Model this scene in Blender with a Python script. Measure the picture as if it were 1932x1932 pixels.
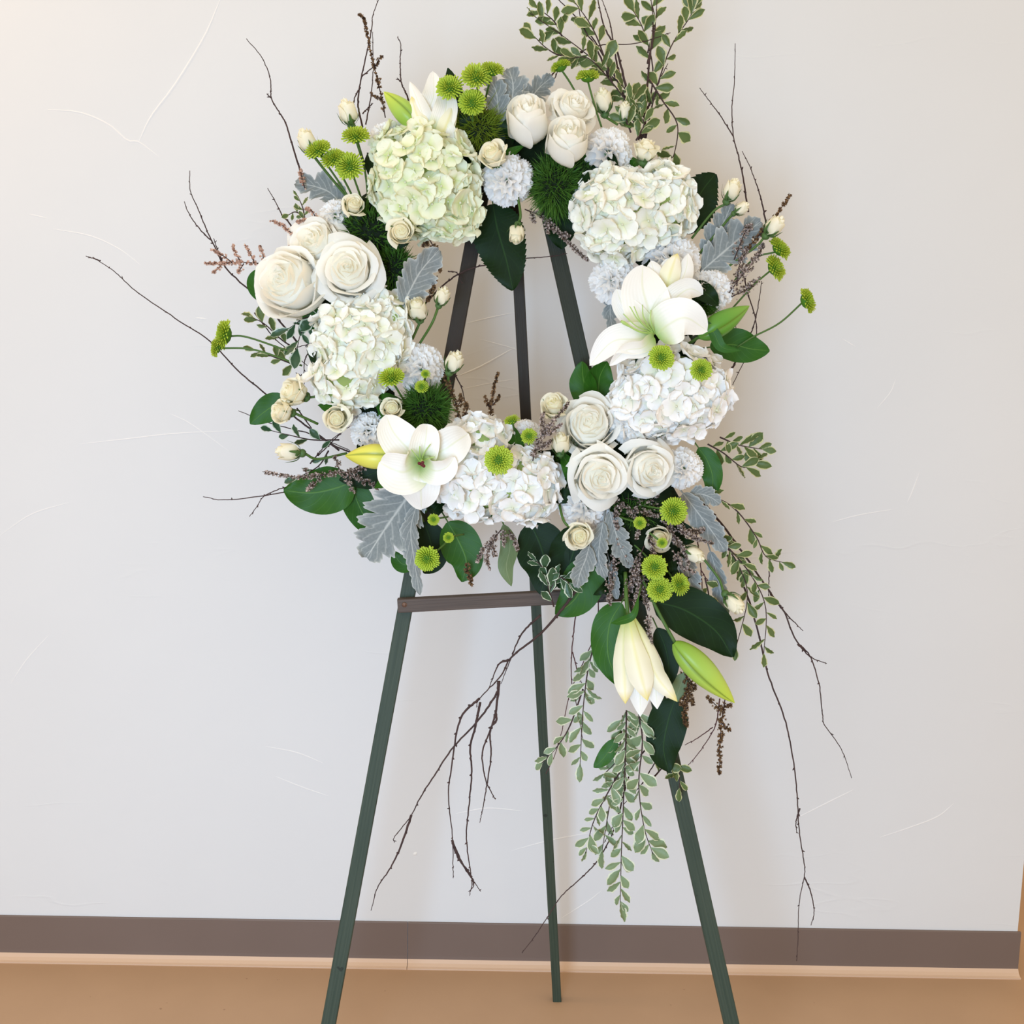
import bpy, math, random
from mathutils import Vector, Matrix
S = bpy.context.scene
for o in list(bpy.data.objects): bpy.data.objects.remove(o)
C = S.collection
PI = math.pi
# ------------------------------------------------------------------ camera
F = 1932.0; CAM = Vector((0.0, -2.16, 1.345)); PITCH = math.radians(8.0); ROLL = math.radians(-0.93)
RM = Matrix.Rotation(PI/2 - PITCH, 3, 'X') @ Matrix.Rotation(-ROLL, 3, 'Z')
cd = bpy.data.cameras.new('camera'); cam = bpy.data.objects.new('camera', cd); C.objects.link(cam)
cam.matrix_world = Matrix.Translation(CAM) @ RM.to_4x4()
cd.sensor_width = 36; cd.sensor_fit = 'HORIZONTAL'; cd.lens = 36.0*F/1932.0; cd.clip_start = 0.01
S.camera = cam
S.view_settings.view_transform = 'Standard'; S.view_settings.look = 'None'
S.view_settings.gamma = 1; S.view_settings.use_curve_mapping = False
S.view_settings.exposure = 0.2
# ------------------------------------------------------------------ world and lights
w = bpy.data.worlds.new('room_ambient'); S.world = w; w.use_nodes = True
bg = w.node_tree.nodes['Background']; bg.inputs[0].default_value = (1.0, 0.845, 0.64, 1); bg.inputs[1].default_value = 0.90
def area(name, loc, target, sx, sy, power, col):
    l = bpy.data.lights.new(name, 'AREA'); l.shape = 'RECTANGLE'; l.size = sx; l.size_y = sy
    l.energy = power; l.color = col
    o = bpy.data.objects.new(name, l); C.objects.link(o); o.location = loc
    o.rotation_euler = (Vector(target)-Vector(loc)).to_track_quat('-Z', 'Y').to_euler()
    return o
area('window_daylight', (-0.62, -3.3, 0.85), (0.05, 0, 0.9), 0.85, 1.4, 66, (0.42, 0.66, 0.97))
area('added_front_fill', (-1.3, -3.0, 3.1), (-0.5, 0, 1.2), 2.2, 1.6, 6, (1.0, 0.84, 0.68))  # added fill from behind the camera, brightens the wall inside the ring
area('ceiling_lamp', (-1.75, -0.42, 2.85), (-0.75, -0.1, 0.9), 0.35, 0.35, 7, (1.0, 0.72, 0.48))
# ------------------------------------------------------------------ helpers
def ray(px, py): return RM @ Vector(((px-966)/F, -(py-966)/F, -1.0))
PY0, PS = -0.50, 0.10                       # front plane of the easel: y = PY0 + PS*z
def P(px, py, off=0.0):
    d = ray(px, py)
    t = (PY0 - off + PS*CAM.z - CAM.y)/(d.y - PS*d.z)
    return CAM + d*t
def on_y(px, py, y):
    d = ray(px, py); return CAM + d*((y-CAM.y)/d.y)
def on_floor(px, py):
    d = ray(px, py); return CAM + d*(-CAM.z/d.z)
def pxs(p): return max(0.2, (RM.transposed() @ (p-CAM)).z*-1)/F      # metres per pixel at p
def D(v):                                    # (right, up, toward camera) -> world direction
    return Vector((v[0], -v[2], v[1])).normalized()
class MB:
    def __init__(s): s.v=[]; s.f=[]; s.uv=[]; s.m=[]
    def grid(s, fn, nu, nv, mi=0, loop=False):
        b=len(s.v)
        for i in range(nu+1):
            for j in range(nv+1):
                u=i/nu; v=j/nv
                s.v.append(Vector(fn(u,v))); s.uv.append((u,v))
        for i in range(nu):
            for j in range(nv):
                a=b+i*(nv+1)+j; s.f.append((a,a+1,a+nv+2,a+nv+1)); s.m.append(mi)
    def tube(s, pts, rad, n=6, mi=0, cap=True):
        pts=[Vector(p) for p in pts]; N=len(pts)
        if N<2: return
        b=len(s.v); ref=None
        for i,p in enumerate(pts):
            t=(pts[min(i+1,N-1)]-pts[max(i-1,0)]).normalized()
            if ref is None: ref=Vector((0.3,1,0.2)) if abs(t.y)<.9 else Vector((1,0,0))
            a=(ref-t*ref.dot(t)).normalized(); ref=a; c=t.cross(a)
            r=rad[i] if isinstance(rad,(list,tuple)) else rad
            for k in range(n):
                an=2*PI*k/n; s.v.append(p+a*(math.cos(an)*r)+c*(math.sin(an)*r)); s.uv.append((i/(N-1),k/n))
        for i in range(N-1):
            for k in range(n):
                k2=(k+1)%n; s.f.append((b+i*n+k,b+i*n+k2,b+(i+1)*n+k2,b+(i+1)*n+k)); s.m.append(mi)
        if cap:
            s.f.append(tuple(b+k for k in range(n))[::-1]); s.m.append(mi)
            s.f.append(tuple(b+(N-1)*n+k for k in range(n))); s.m.append(mi)
    def ball(s, c, r, nu=6, nv=8, mi=0):
        c=Vector(c); rx,ry,rz = r if isinstance(r,(tuple,list)) else (r,r,r)
        s.grid(lambda u,v:(c.x+rx*math.sin(u*PI)*math.cos(v*2*PI), c.y+ry*math.sin(u*PI)*math.sin(v*2*PI), c.z+rz*math.cos(u*PI)), nu, nv, mi)
    def box(s, c, ax, ay, az, mi=0):        # centre and three half axes
        b=len(s.v)
        for i in (-1,1):
            for j in (-1,1):
                for k in (-1,1): s.v.append(Vector(c)+ax*i+ay*j+az*k); s.uv.append((i,j))
        for q in ((0,1,3,2),(4,6,7,5),(0,4,5,1),(2,3,7,6),(0,2,6,4),(1,5,7,3)): s.f.append(tuple(b+x for x in q)); s.m.append(mi)
    def mesh(s, name, mats, smooth=True, inv=None):
        me=bpy.data.meshes.new(name)
        me.from_pydata([tuple(inv@v) if inv else tuple(v) for v in s.v], [], s.f)
        uvl=me.uv_layers.new(name='UVMap')
        li=[0]*len(me.loops); me.loops.foreach_get('vertex_index', li)
        fl=[]
        for i in li: fl.extend(s.uv[i])
        uvl.data.foreach_set('uv', fl)
        for m in (mats if isinstance(mats,(list,tuple)) else [mats]): me.materials.append(m)
        me.polygons.foreach_set('material_index', s.m)
        if smooth: me.polygons.foreach_set('use_smooth', [True]*len(s.f))
        me.update(); return me
    def build(s, name, mats, parent=None, smooth=True, world=True):
        inv = parent['_inv'] if False else (INV.get(parent.name) if (parent and world) else None)
        o=bpy.data.objects.new(name, s.mesh(name, mats, smooth, inv)); C.objects.link(o)
        if parent: o.parent=parent
        return o
INV={}
def thing(name, label, cat, group=None, loc=(0,0,0), mat=None):
    o=bpy.data.objects.new(name, None); C.objects.link(o); o.empty_display_size=.02
    m = mat if mat is not None else Matrix.Translation(Vector(loc))
    o.matrix_world = m; INV[o.name]=m.inverted()
    o['label']=label; o['category']=cat
    if group: o['group']=group
    return o
def inst(name, me, parent, m=None):
    o=bpy.data.objects.new(name, me); C.objects.link(o); o.parent=parent
    if m is not None: o.matrix_local=m
    return o
def frame(loc, d, scale=1.0, spin=0.0):
    z=d.normalized(); up=Vector((0,0,1)) if abs(z.z)<.95 else Vector((0,1,0))
    x=up.cross(z).normalized(); y=z.cross(x)
    R=Matrix((x,y,z)).transposed().to_4x4()
    return Matrix.Translation(loc) @ R @ Matrix.Rotation(spin,4,'Z') @ Matrix.Scale(scale,4)
def spline(pts, n):
    pts=[Vector(p) for p in pts]
    if len(pts)==2: return [pts[0].lerp(pts[1],i/n) for i in range(n+1)]
    q=[pts[0]*2-pts[1]]+pts+[pts[-1]*2-pts[-2]]; segs=len(pts)-1; out=[]
    for i in range(n+1):
        t=i/n*segs; k=min(int(t),segs-1); t-=k; a,b,c,d=q[k:k+4]
        out.append(0.5*((2*b)+(c-a)*t+(2*a-5*b+4*c-d)*t*t+(3*b-a-3*c+d)*t**3))
    return out
def P3(p): return P(*p)
# ------------------------------------------------------------------ materials
def srgb(r,g,b):
    f=lambda c:(c/255/12.92) if c/255<=.04045 else ((c/255+.055)/1.055)**2.4
    return (f(r),f(g),f(b),1)
def mat(name, col, rough=.5, trans=0, spec=.3, build=None):
    m=bpy.data.materials.new(name); m.use_nodes=True; nt=m.node_tree; b=nt.nodes['Principled BSDF']
    b.inputs['Base Color'].default_value=col; b.inputs['Roughness'].default_value=rough
    b.inputs['Specular IOR Level'].default_value=spec
    src=build(nt,b) if build else None
    if src is not None: nt.links.new(src, b.inputs['Base Color'])
    if trans:
        t=nt.nodes.new('ShaderNodeBsdfTranslucent'); mx=nt.nodes.new('ShaderNodeMixShader'); mx.inputs[0].default_value=trans
        t.inputs[0].default_value=col
        if src is not None: nt.links.new(src, t.inputs[0])
        nt.links.new(b.outputs[0], mx.inputs[1]); nt.links.new(t.outputs[0], mx.inputs[2])
        nt.links.new(mx.outputs[0], nt.nodes['Material Output'].inputs[0])
    return m
def N(nt,t,**k):
    n=nt.nodes.new('ShaderNode'+t)
    for a,b in k.items(): setattr(n,a,b)
    return n
def ramp(nt, src, stops):
    r=N(nt,'ValToRGB'); e=r.color_ramp.elements
    e[0].position=stops[0][0]; e[0].color=stops[0][1]; e[1].position=stops[-1][0]; e[1].color=stops[-1][1]
    for p,c in stops[1:-1]: x=e.new(p); x.color=c
    nt.links.new(src, r.inputs[0]); return r.outputs[0]
def uvx(nt, which='X'):
    u=N(nt,'UVMap'); s=N(nt,'SeparateXYZ'); nt.links.new(u.outputs[0], s.inputs[0]); return s.outputs[which]
def math_(nt, op, a, b=None, clamp=False):
    n=N(nt,'Math',operation=op,use_clamp=clamp)
    for i,x in enumerate((a,b)):
        if x is None: continue
        if isinstance(x,(int,float)): n.inputs[i].default_value=x
        else: nt.links.new(x,n.inputs[i])
    return n.outputs[0]
def noise(nt, scale, detail=3, coord='Object', rough=.5):
    tc=N(nt,'TexCoord'); n=N(nt,'TexNoise'); n.inputs['Scale'].default_value=scale; n.inputs['Detail'].default_value=detail
    n.inputs['Roughness'].default_value=rough
    nt.links.new(tc.outputs[coord], n.inputs['Vector']); return n
def mixc(nt, fac, a, b, mode='MIX'):
    n=N(nt,'Mix',data_type='RGBA',blend_type=mode)
    if isinstance(fac,(int,float)): n.inputs[0].default_value=fac
    else: nt.links.new(fac,n.inputs[0])
    for i,x in ((6,a),(7,b)):
        if isinstance(x,tuple): n.inputs[i].default_value=x
        else: nt.links.new(x,n.inputs[i])
    return n.outputs[2]
def bump(nt,b,h,strength=.3,dist=.01):
    n=N(nt,'Bump'); n.inputs['Strength'].default_value=strength; n.inputs['Distance'].default_value=dist
    nt.links.new(h,n.inputs['Height']); nt.links.new(n.outputs[0], b.inputs['Normal'])
def petal_mat(name, base, edge, trans=.28, rough=.55, tint=None, ridge=None):
    def f(nt,b):
        c=ramp(nt, uvx(nt,'X'), [(0,base),(.5,edge),(1,edge)])
        oi=N(nt,'ObjectInfo')
        if tint: c=mixc(nt, math_(nt,'MULTIPLY',oi.outputs['Random'],.55), c, tint)
        if ridge:
            e=math_(nt,'MULTIPLY',math_(nt,'ABSOLUTE',math_(nt,'SUBTRACT',uvx(nt,'Y'),.5)),2)
            c=mixc(nt, math_(nt,'MULTIPLY',math_(nt,'POWER',e,1.5),.75), c, ridge)  # darker petal edges paint in the shade of the valleys between petals
        return c
    return mat(name, edge, rough, trans, .25, f)
M={}
M['rose']=petal_mat('rose_petal', srgb(252,246,218), srgb(254,253,246), .42, .5, srgb(254,252,244))
M['spray']=petal_mat('spray_rose_petal', srgb(240,236,190), srgb(252,248,228), .38, .5, srgb(250,243,214))
M['carn']=petal_mat('carnation_petal', srgb(246,246,236), srgb(253,253,251), .42, .6, srgb(253,250,247))
M['hyd_green']=petal_mat('hydrangea_green', srgb(206,220,130), srgb(249,249,228), .26, .5, srgb(236,242,204))
M['hyd_cream']=petal_mat('hydrangea_cream', srgb(226,230,176), srgb(252,251,244), .26, .5, srgb(248,249,232))
M['hyd_white']=petal_mat('hydrangea_white', srgb(232,236,204), srgb(253,252,249), .26, .5, srgb(252,248,242))
M['hyd_gap_shade']=mat('hydrangea_gap_shade', srgb(140,156,86), .8)
M['eye']=mat('floret_eye', srgb(214,216,190), .6)
M['mum']=petal_mat('button_mum_petal', srgb(120,160,30), srgb(206,224,84), .25, .5, srgb(190,214,66), srgb(104,142,22))
M['mumc']=mat('button_mum_centre', srgb(70,116,22), .7)
def lilyf(nt,b):
    u=uvx(nt,'X'); v=uvx(nt,'Y')
    c=ramp(nt,u,[(0,srgb(150,185,90)),(.16,srgb(214,226,180)),(.36,srgb(248,247,240)),(1,srgb(250,248,242))])
    mid=math_(nt,'SUBTRACT',1,math_(nt,'MULTIPLY',math_(nt,'ABSOLUTE',math_(nt,'SUBTRACT',v,.5)),24),True)
    c=mixc(nt, math_(nt,'MULTIPLY',mid,.35), c, srgb(214,220,150))
    wv=math_(nt,'SINE',math_(nt,'MULTIPLY',v,80)); bump(nt,b,wv,.12,.002)
    return c
M['lily']=mat('lily_petal', (1,1,1,1), .42, .22, .35, lilyf)
def lilyyf(nt,b):
    v=uvx(nt,'Y'); u=uvx(nt,'X')
    c=ramp(nt,u,[(0,srgb(206,214,120)),(.3,srgb(244,240,206)),(.85,srgb(250,246,226)),(1,srgb(232,214,120))])
    mid=math_(nt,'SUBTRACT',1,math_(nt,'MULTIPLY',math_(nt,'ABSOLUTE',math_(nt,'SUBTRACT',v,.5)),9),True)
    return mixc(nt, math_(nt,'MULTIPLY',mid,.45), c, srgb(226,216,110))
M['lily_outer']=mat('lily_outer_petal', (1,1,1,1), .45, .18, .3, lilyyf)
def budf(c0,c1,c2):
    def f(nt,b):
        u=uvx(nt,'X'); v=uvx(nt,'Y')
        c=ramp(nt,u,[(0,c0),(.5,c1),(1,c2)])
        s=math_(nt,'ABSOLUTE',math_(nt,'SINE',math_(nt,'MULTIPLY',v,PI*3)))
        g=math_(nt,'SUBTRACT',1,math_(nt,'MULTIPLY',s,3.2),True)
        return mixc(nt, math_(nt,'MULTIPLY',g,.75), c, srgb(96,120,30))
    return f
M['bud_green']=mat('lily_bud_green',(1,1,1,1),.4,0,.4,budf(srgb(120,160,50),srgb(160,190,80),srgb(190,205,70)))
M['bud_yellow']=mat('lily_bud_yellow',(1,1,1,1),.4,0,.4,budf(srgb(216,214,100),srgb(214,210,90),srgb(200,196,70)))
M['bud_dark']=mat('lily_bud_dark',(1,1,1,1),.4,0,.4,budf(srgb(76,124,36),srgb(92,144,48),srgb(120,160,60)))
def leaff(c0,c1,vein):
    def f(nt,b):
        u=uvx(nt,'X'); v=uvx(nt,'Y')
        n=noise(nt,18,3); c=mixc(nt,n.outputs[0],c0,c1)
        a=math_(nt,'ABSOLUTE',math_(nt,'SUBTRACT',v,.5))
        mid=math_(nt,'SUBTRACT',1,math_(nt,'MULTIPLY',a,40),True)
        ph=math_(nt,'SUBTRACT',math_(nt,'MULTIPLY',u,24),math_(nt,'MULTIPLY',a,16))
        lat=math_(nt,'POWER',math_(nt,'ABSOLUTE',math_(nt,'SINE',ph)),50)
        c=mixc(nt, math_(nt,'MAXIMUM',math_(nt,'MULTIPLY',mid,.8),math_(nt,'MULTIPLY',lat,.12)), c, vein)
        bump(nt,b,math_(nt,'MAXIMUM',mid,math_(nt,'MULTIPLY',lat,.4)),.2,.001)
        return c
    return f
M['leaf']=mat('salal_leaf',(0,0,0,1),.45,.12,.2,leaff(srgb(30,72,16),srgb(54,104,26),srgb(92,134,54)))
M['leaf_dark']=mat('dark_leaf',(0,0,0,1),.5,.05,.14,leaff(srgb(12,30,10),srgb(22,48,15),srgb(42,72,32)))
M['leaf_pale']=mat('pale_leaf',(0,0,0,1),.5,.1,.3,leaff(srgb(96,116,80),srgb(118,136,92),srgb(150,160,120)))
def varf(c0,c1,e):
    def f(nt,b):
        v=uvx(nt,'Y'); u=uvx(nt,'X')
        a=math_(nt,'MULTIPLY',math_(nt,'ABSOLUTE',math_(nt,'SUBTRACT',v,.5)),2)
        n=noise(nt,60,2); c=mixc(nt,n.outputs[0],c0,c1)
        k=math_(nt,'GREATER_THAN',math_(nt,'ADD',a,math_(nt,'MULTIPLY',n.outputs[0],.22)),.86)
        return mixc(nt,math_(nt,'MULTIPLY',k,.85),c,e)
    return f
M['var']=mat('variegated_leaf',(0,0,0,1),.45,.2,.35,varf(srgb(66,88,44),srgb(108,126,72),srgb(214,210,160)))
M['var_pale']=mat('variegated_pale_leaf',(0,0,0,1),.45,.2,.35,varf(srgb(106,130,96),srgb(140,158,118),srgb(228,230,204)))
M['var_dark']=mat('variegated_dark_leaf',(0,0,0,1),.4,.1,.4,varf(srgb(44,74,48),srgb(66,98,66),srgb(214,222,200)))
def dustyf(nt,b):
    v=uvx(nt,'Y'); u=uvx(nt,'X')
    a=math_(nt,'MULTIPLY',math_(nt,'ABSOLUTE',math_(nt,'SUBTRACT',v,.5)),2)
    n=noise(nt,300,2); bump(nt,b,n.outputs[0],.3,.001)
    c=mixc(nt,n.outputs[0],srgb(112,120,120),srgb(142,148,147))
    k=math_(nt,'POWER',a,9); mid=math_(nt,'SUBTRACT',1,math_(nt,'MULTIPLY',a,14),True)
    ph=math_(nt,'SUBTRACT',math_(nt,'MULTIPLY',u,26),math_(nt,'MULTIPLY',a,5))
    lat=math_(nt,'MULTIPLY',math_(nt,'POWER',math_(nt,'ABSOLUTE',math_(nt,'SINE',ph)),24),.4)
    return mixc(nt, math_(nt,'MULTIPLY',math_(nt,'MAXIMUM',math_(nt,'MAXIMUM',k,mid),lat),.75), c, srgb(204,206,200))
M['dusty']=mat('dusty_miller_leaf',(0,0,0,1),.9,.08,.1,dustyf)
M['stem']=mat('green_stem',srgb(74,104,44),.5)
M['stem_dark']=mat('dark_stem',srgb(46,66,34),.6)
M['sepal']=mat('sepal',srgb(82,112,60),.55,.1)
M['twig']=mat('birch_twig',srgb(52,38,40),.7,0,.2,lambda nt,b:mixc(nt,noise(nt,90,2).outputs[0],srgb(38,28,32),srgb(84,64,58)))
M['twig_red']=mat('reddish_twig',srgb(80,48,48),.65)
M['anther']=mat('anther',srgb(96,40,40),.8)
M['pistil']=mat('pistil',srgb(168,196,110),.5)
M['bristle']=mat('green_bristle',(0,0,0,1),.6,.15,.2,lambda nt,b:ramp(nt,uvx(nt,'X'),[(0,srgb(22,54,14)),(1,srgb(84,128,48))]))
M['bristle_yellow']=mat('yellow_green_bristle',(0,0,0,1),.6,.15,.2,lambda nt,b:ramp(nt,uvx(nt,'X'),[(0,srgb(34,66,14)),(1,srgb(138,158,46))]))  # yellow-green dianthus colour, darker at the bristle roots
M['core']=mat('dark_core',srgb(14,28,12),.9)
M['heather']=mat('heather_blossom',(0,0,0,1),.8,.1,.1,lambda nt,b:ramp(nt,noise(nt,260,1).outputs[0],[(.3,srgb(120,80,64)),(.55,srgb(214,178,156))]))
M['heather_pale']=mat('pale_wax_blossom',(0,0,0,1),.8,.1,.1,lambda nt,b:ramp(nt,noise(nt,260,1).outputs[0],[(.4,srgb(88,72,58)),(.62,srgb(206,188,178))]))
M['heather_brown']=mat('brown_blossom',(0,0,0,1),.8,0,.1,lambda nt,b:ramp(nt,noise(nt,260,1).outputs[0],[(.35,srgb(58,42,32)),(.65,srgb(140,108,74))]))
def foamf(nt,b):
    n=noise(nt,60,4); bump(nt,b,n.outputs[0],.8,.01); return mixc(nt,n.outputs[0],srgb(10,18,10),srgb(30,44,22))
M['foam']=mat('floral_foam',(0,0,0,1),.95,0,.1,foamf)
def woodf(c0,c1):
    def f(nt,b):
        tc=N(nt,'UVMap'); mp=N(nt,'Mapping'); mp.inputs['Scale'].default_value=(.7,9,1); nt.links.new(tc.outputs[0],mp.inputs[0])
        n=N(nt,'TexNoise'); n.inputs['Scale'].default_value=3; n.inputs['Detail'].default_value=5; nt.links.new(mp.outputs[0],n.inputs['Vector'])
        n2=noise(nt,30,3); c=mixc(nt,n.outputs[0],c0,c1)
        dk=math_(nt,'GREATER_THAN',n2.outputs[0],.69)
        bump(nt,b,n.outputs[0],.35,.002)
        return mixc(nt,math_(nt,'MULTIPLY',dk,.6),c,srgb(22,24,20))
    return f
M['easel']=mat('green_stained_wood',(0,0,0,1),.6,0,.3,woodf(srgb(34,50,40),srgb(70,80,66)))
M['easel_brown']=mat('brown_stained_wood',(0,0,0,1),.6,0,.3,woodf(srgb(52,42,36),srgb(104,90,80)))
M['easel_dark']=mat('dark_wood',(0,0,0,1),.6,0,.3,woodf(srgb(30,24,20),srgb(74,60,46)))
M['screw']=mat('screw_metal',srgb(120,96,84),.4,0,.5); M['screw'].node_tree.nodes['Principled BSDF'].inputs['Metallic'].default_value=.7
def stain_shade(nt,b,top=srgb(46,32,24)):
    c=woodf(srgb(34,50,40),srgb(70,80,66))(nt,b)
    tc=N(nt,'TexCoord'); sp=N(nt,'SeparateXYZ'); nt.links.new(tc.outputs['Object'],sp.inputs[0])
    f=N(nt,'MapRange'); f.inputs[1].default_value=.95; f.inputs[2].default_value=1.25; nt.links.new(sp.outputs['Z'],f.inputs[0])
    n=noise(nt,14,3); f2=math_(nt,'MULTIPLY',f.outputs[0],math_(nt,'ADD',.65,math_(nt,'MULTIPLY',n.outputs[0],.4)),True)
    return mixc(nt,f2,c,top)  # darker leg tops: part stain, part shade painted into the wood colour
M['easel_stain_shade2']=mat('green_stain_shade_wood',(0,0,0,1),.6,0,.3,lambda nt,b:stain_shade(nt,b,srgb(40,42,32)))
M['easel_stain_shade']=mat('brown_stain_shade_wood',(0,0,0,1),.6,0,.3,stain_shade)
def wallf(nt,b):
    n=noise(nt,2.2,2); c=mixc(nt,n.outputs[0],srgb(212,213,213),srgb(217,218,218))
    tc=N(nt,'TexCoord'); mp=N(nt,'Mapping'); mp.inputs['Rotation'].default_value=(0,.5,0); mp.inputs['Scale'].default_value=(1.2,1,4.5)
    nt.links.new(tc.outputs['Object'],mp.inputs[0])
    vo=N(nt,'TexVoronoi'); vo.feature='DISTANCE_TO_EDGE'; vo.inputs['Scale'].default_value=1.1
    dn=N(nt,'TexNoise'); dn.inputs['Scale'].default_value=3; nt.links.new(mp.outputs[0],dn.inputs['Vector'])
    ad=N(nt,'VectorMath',operation='MULTIPLY_ADD'); ad.inputs[1].default_value=(.5,.5,.5); nt.links.new(dn.outputs['Color'],ad.inputs[0]); nt.links.new(mp.outputs[0],ad.inputs[2])
    nt.links.new(ad.outputs[0],vo.inputs['Vector'])
    ln=math_(nt,'SUBTRACT',1,math_(nt,'MULTIPLY',vo.outputs[0],60),True)
    msk=math_(nt,'MULTIPLY',math_(nt,'SUBTRACT',noise(nt,2.7,2).outputs[0],.55),6,True)
    n3=noise(nt,9,4); h=math_(nt,'ADD',math_(nt,'MULTIPLY',math_(nt,'MULTIPLY',ln,msk),.25),math_(nt,'MULTIPLY',n3.outputs[0],.6))
    bump(nt,b,h,.35,.006)
    return c
M['wall']=mat('plaster_wall',(1,1,1,1),.7,0,.25,wallf)
M['ridge']=mat('plaster_ridge',srgb(226,225,223),.6)
M['tan']=mat('tan_wall',srgb(196,150,104),.8)
M['base']=mat('taupe_vinyl',srgb(116,102,96),.5,0,.35,lambda nt,b:mixc(nt,noise(nt,3,2).outputs[0],srgb(108,92,83),srgb(118,102,94)))
M['toe']=mat('tan_toe',srgb(206,176,150),.55)
def floorf(nt,b):
    n=noise(nt,4,4); n2=noise(nt,55,2); c=mixc(nt,n.outputs[0],srgb(170,138,108),srgb(188,154,122))
    sp=math_(nt,'GREATER_THAN',n2.outputs[0],.76); c=mixc(nt,math_(nt,'MULTIPLY',sp,.5),c,srgb(120,84,62))
    bump(nt,b,n.outputs[0],.1,.01); return c
M['floor']=mat('beige_floor',(1,1,1,1),.5,0,.35,floorf)
# ------------------------------------------------------------------ the room
def struct(name, mb, m, parent=None, smooth=False):
    o=mb.build(name, m, parent, smooth)
    if parent is None: o['kind']='structure'
    return o
X,Y,Z=Vector((1,0,0)),Vector((0,1,0)),Vector((0,0,1))
xr=on_y(1917,1790,0).x
m=MB(); m.box((0,0,-.05),X*5,Y*5,Z*.05); struct('floor',m,M['floor'])
m=MB(); m.box(((xr-4)/2,.075,1.5),X*(xr+4)/2,Y*.075,Z*1.5); wall=struct('wall_back',m,M['wall'])
m=MB(); m.box((2.5,2.4,1.5),X*3,Y*.05,Z*1.5); struct('wall_far',m,M['tan'])
bb=bpy.data.objects.new('baseboard_back',None); C.objects.link(bb); bb['kind']='structure'; INV['baseboard_back']=Matrix.Identity(4)
xj=on_y(770,1800,0).x
for a,b in ((-4,xj-.0012),(xj,xr+.006)):
    prof=[(0,.1045),(-.004,.1045),(-.0048,.103),(-.005,.024),(-.0055,.0165)]
    toe=[(-.0055,.0165),(-.0095,.009),(-.016,.0045),(-.021,.003),(-.021,0.0),(0,0)]
    for nm,pr,mt in (('panel',prof,'base'),('toe_strip',toe,'toe')):
        m=MB(); n=len(pr)
        for x in (a,b):
            for p in pr: m.v.append(Vector((x,p[0],p[1]))); m.uv.append((x,p[1]))
        for i in range(n-1): m.f.append((i,i+1,n+i+1,n+i)); m.m.append(0)
        m.v.append(Vector((a,0,pr[-1][1]))); m.v.append(Vector((b,0,pr[-1][1]))); m.uv+= [(0,0),(1,0)]
        m.f.append(tuple(range(n))[::-1]+(2*n,)); m.m.append(0)
        m.f.append(tuple(range(n,2*n))+(2*n+1,)); m.m.append(0)
        m.build(nm,M[mt],bb,False)
# trowel ridges left in the plaster
INV['wall_back']=Matrix.Identity(4)
for pts,r in (([(415,0),(385,70),(330,160),(285,220),(262,268)],2.2),([(90,207),(150,212),(205,235),(240,265),(262,268),(300,296)],1.8),
    ([(100,432),(170,445),(225,470),(265,500)],1.3),([(55,404),(90,412)],1.0),([(320,780),(360,800),(430,850)],1.1),([(150,838),(240,828),(330,818),(450,812)],1.1),
    ([(868,708),(910,690),(972,655)],1.9),([(880,610),(930,598),(970,590)],1.2),([(905,640),(960,655),(1000,668)],1.2),([(868,735),(930,722),(975,715)],1.0),
    ([(20,1290),(50,1245),(95,1195)],1.1),([(500,1408),(560,1420),(610,1440)],1.1),([(520,1465),(570,1485),(620,1502)],1.1),
    ([(1735,890),(1722,925),(1712,948)],1.3),([(1570,985),(1620,972),(1690,960)],1.1),([(1500,1545),(1560,1515),(1610,1490)],1.3),([(1660,1580),(1720,1560),(1770,1540),(1800,1515)],1.2),
    ([(965,1605),(1040,1585),(1120,1570)],1.1),([(780,1613),(787,1609)],3),([(1590,640),(1615,655)],1.1),([(1655,770),(1680,740),(1690,715)],1.0),([(370,600),(390,602)],1.6),
    ([(1055,1735),(1110,1700),(1135,1680)],1.0),([(860,1535),(920,1525),(985,1530)],1.2),([(0,1010),(60,970),(130,948)],1.0)):
    c=spline([on_y(p[0],p[1],0.0) for p in pts],14); m=MB(); n=len(c)
    s=pxs(c[0])*r
    for i,p in enumerate(c):
        t=(c[min(i+1,n-1)]-c[max(i-1,0)]).normalized(); sd=t.cross(Y); e=math.sin(PI*(.04+.92*i/(n-1)))**.5
        for a,b in ((-1,.0004),(-.25,-.9),(.4,-.7),(1,.0004)): m.v.append(p+sd*(a*s*1.3*e)+Y*(b*s*.55*e if b<0 else b)); m.uv.append((i/n,a))
    for i in range(n-1):
        for k in range(3): q=i*4+k; m.f.append((q,q+1,q+5,q+4)); m.m.append(0)
    m.build('plaster_ridge',M['ridge'],wall)
# ------------------------------------------------------------------ easel
def beam(name, a, b, wa, wb, thick, mt, parent, wn=None):
    """tapered-looking straight stick between world points a, b; w in metres across, thick along depth"""
    t=(b-a).normalized(); f=(wn or Vector((0,-1,0))); f=(f-t*f.dot(t)).normalized(); sd=t.cross(f)
    m=MB(); be=.0012; n=10
    for i in range(n+1):
        p=a.lerp(b,i/n); ww=(wa+(wb-wa)*i/n)/2; th=thick/2
        for (x,y) in ((-ww,-th+be),(-ww+be,-th),(ww-be,-th),(ww,-th+be),(ww,th-be),(ww-be,th),(-ww+be,th),(-ww,th-be)):
            m.v.append(p+sd*x+f*y); m.uv.append((i/n*(b-a).length*3,(x+y)*12))
    for i in range(n):
        for k in range(8): k2=(k+1)%8; m.f.append((i*8+k,i*8+k2,(i+1)*8+k2,(i+1)*8+k)); m.m.append(0)
    m.f.append(tuple(range(8))[::-1]); m.m.append(0); m.f.append(tuple(n*8+k for k in range(8))); m.m.append(0)
    return m.build(name,mt,parent,False)
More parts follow.
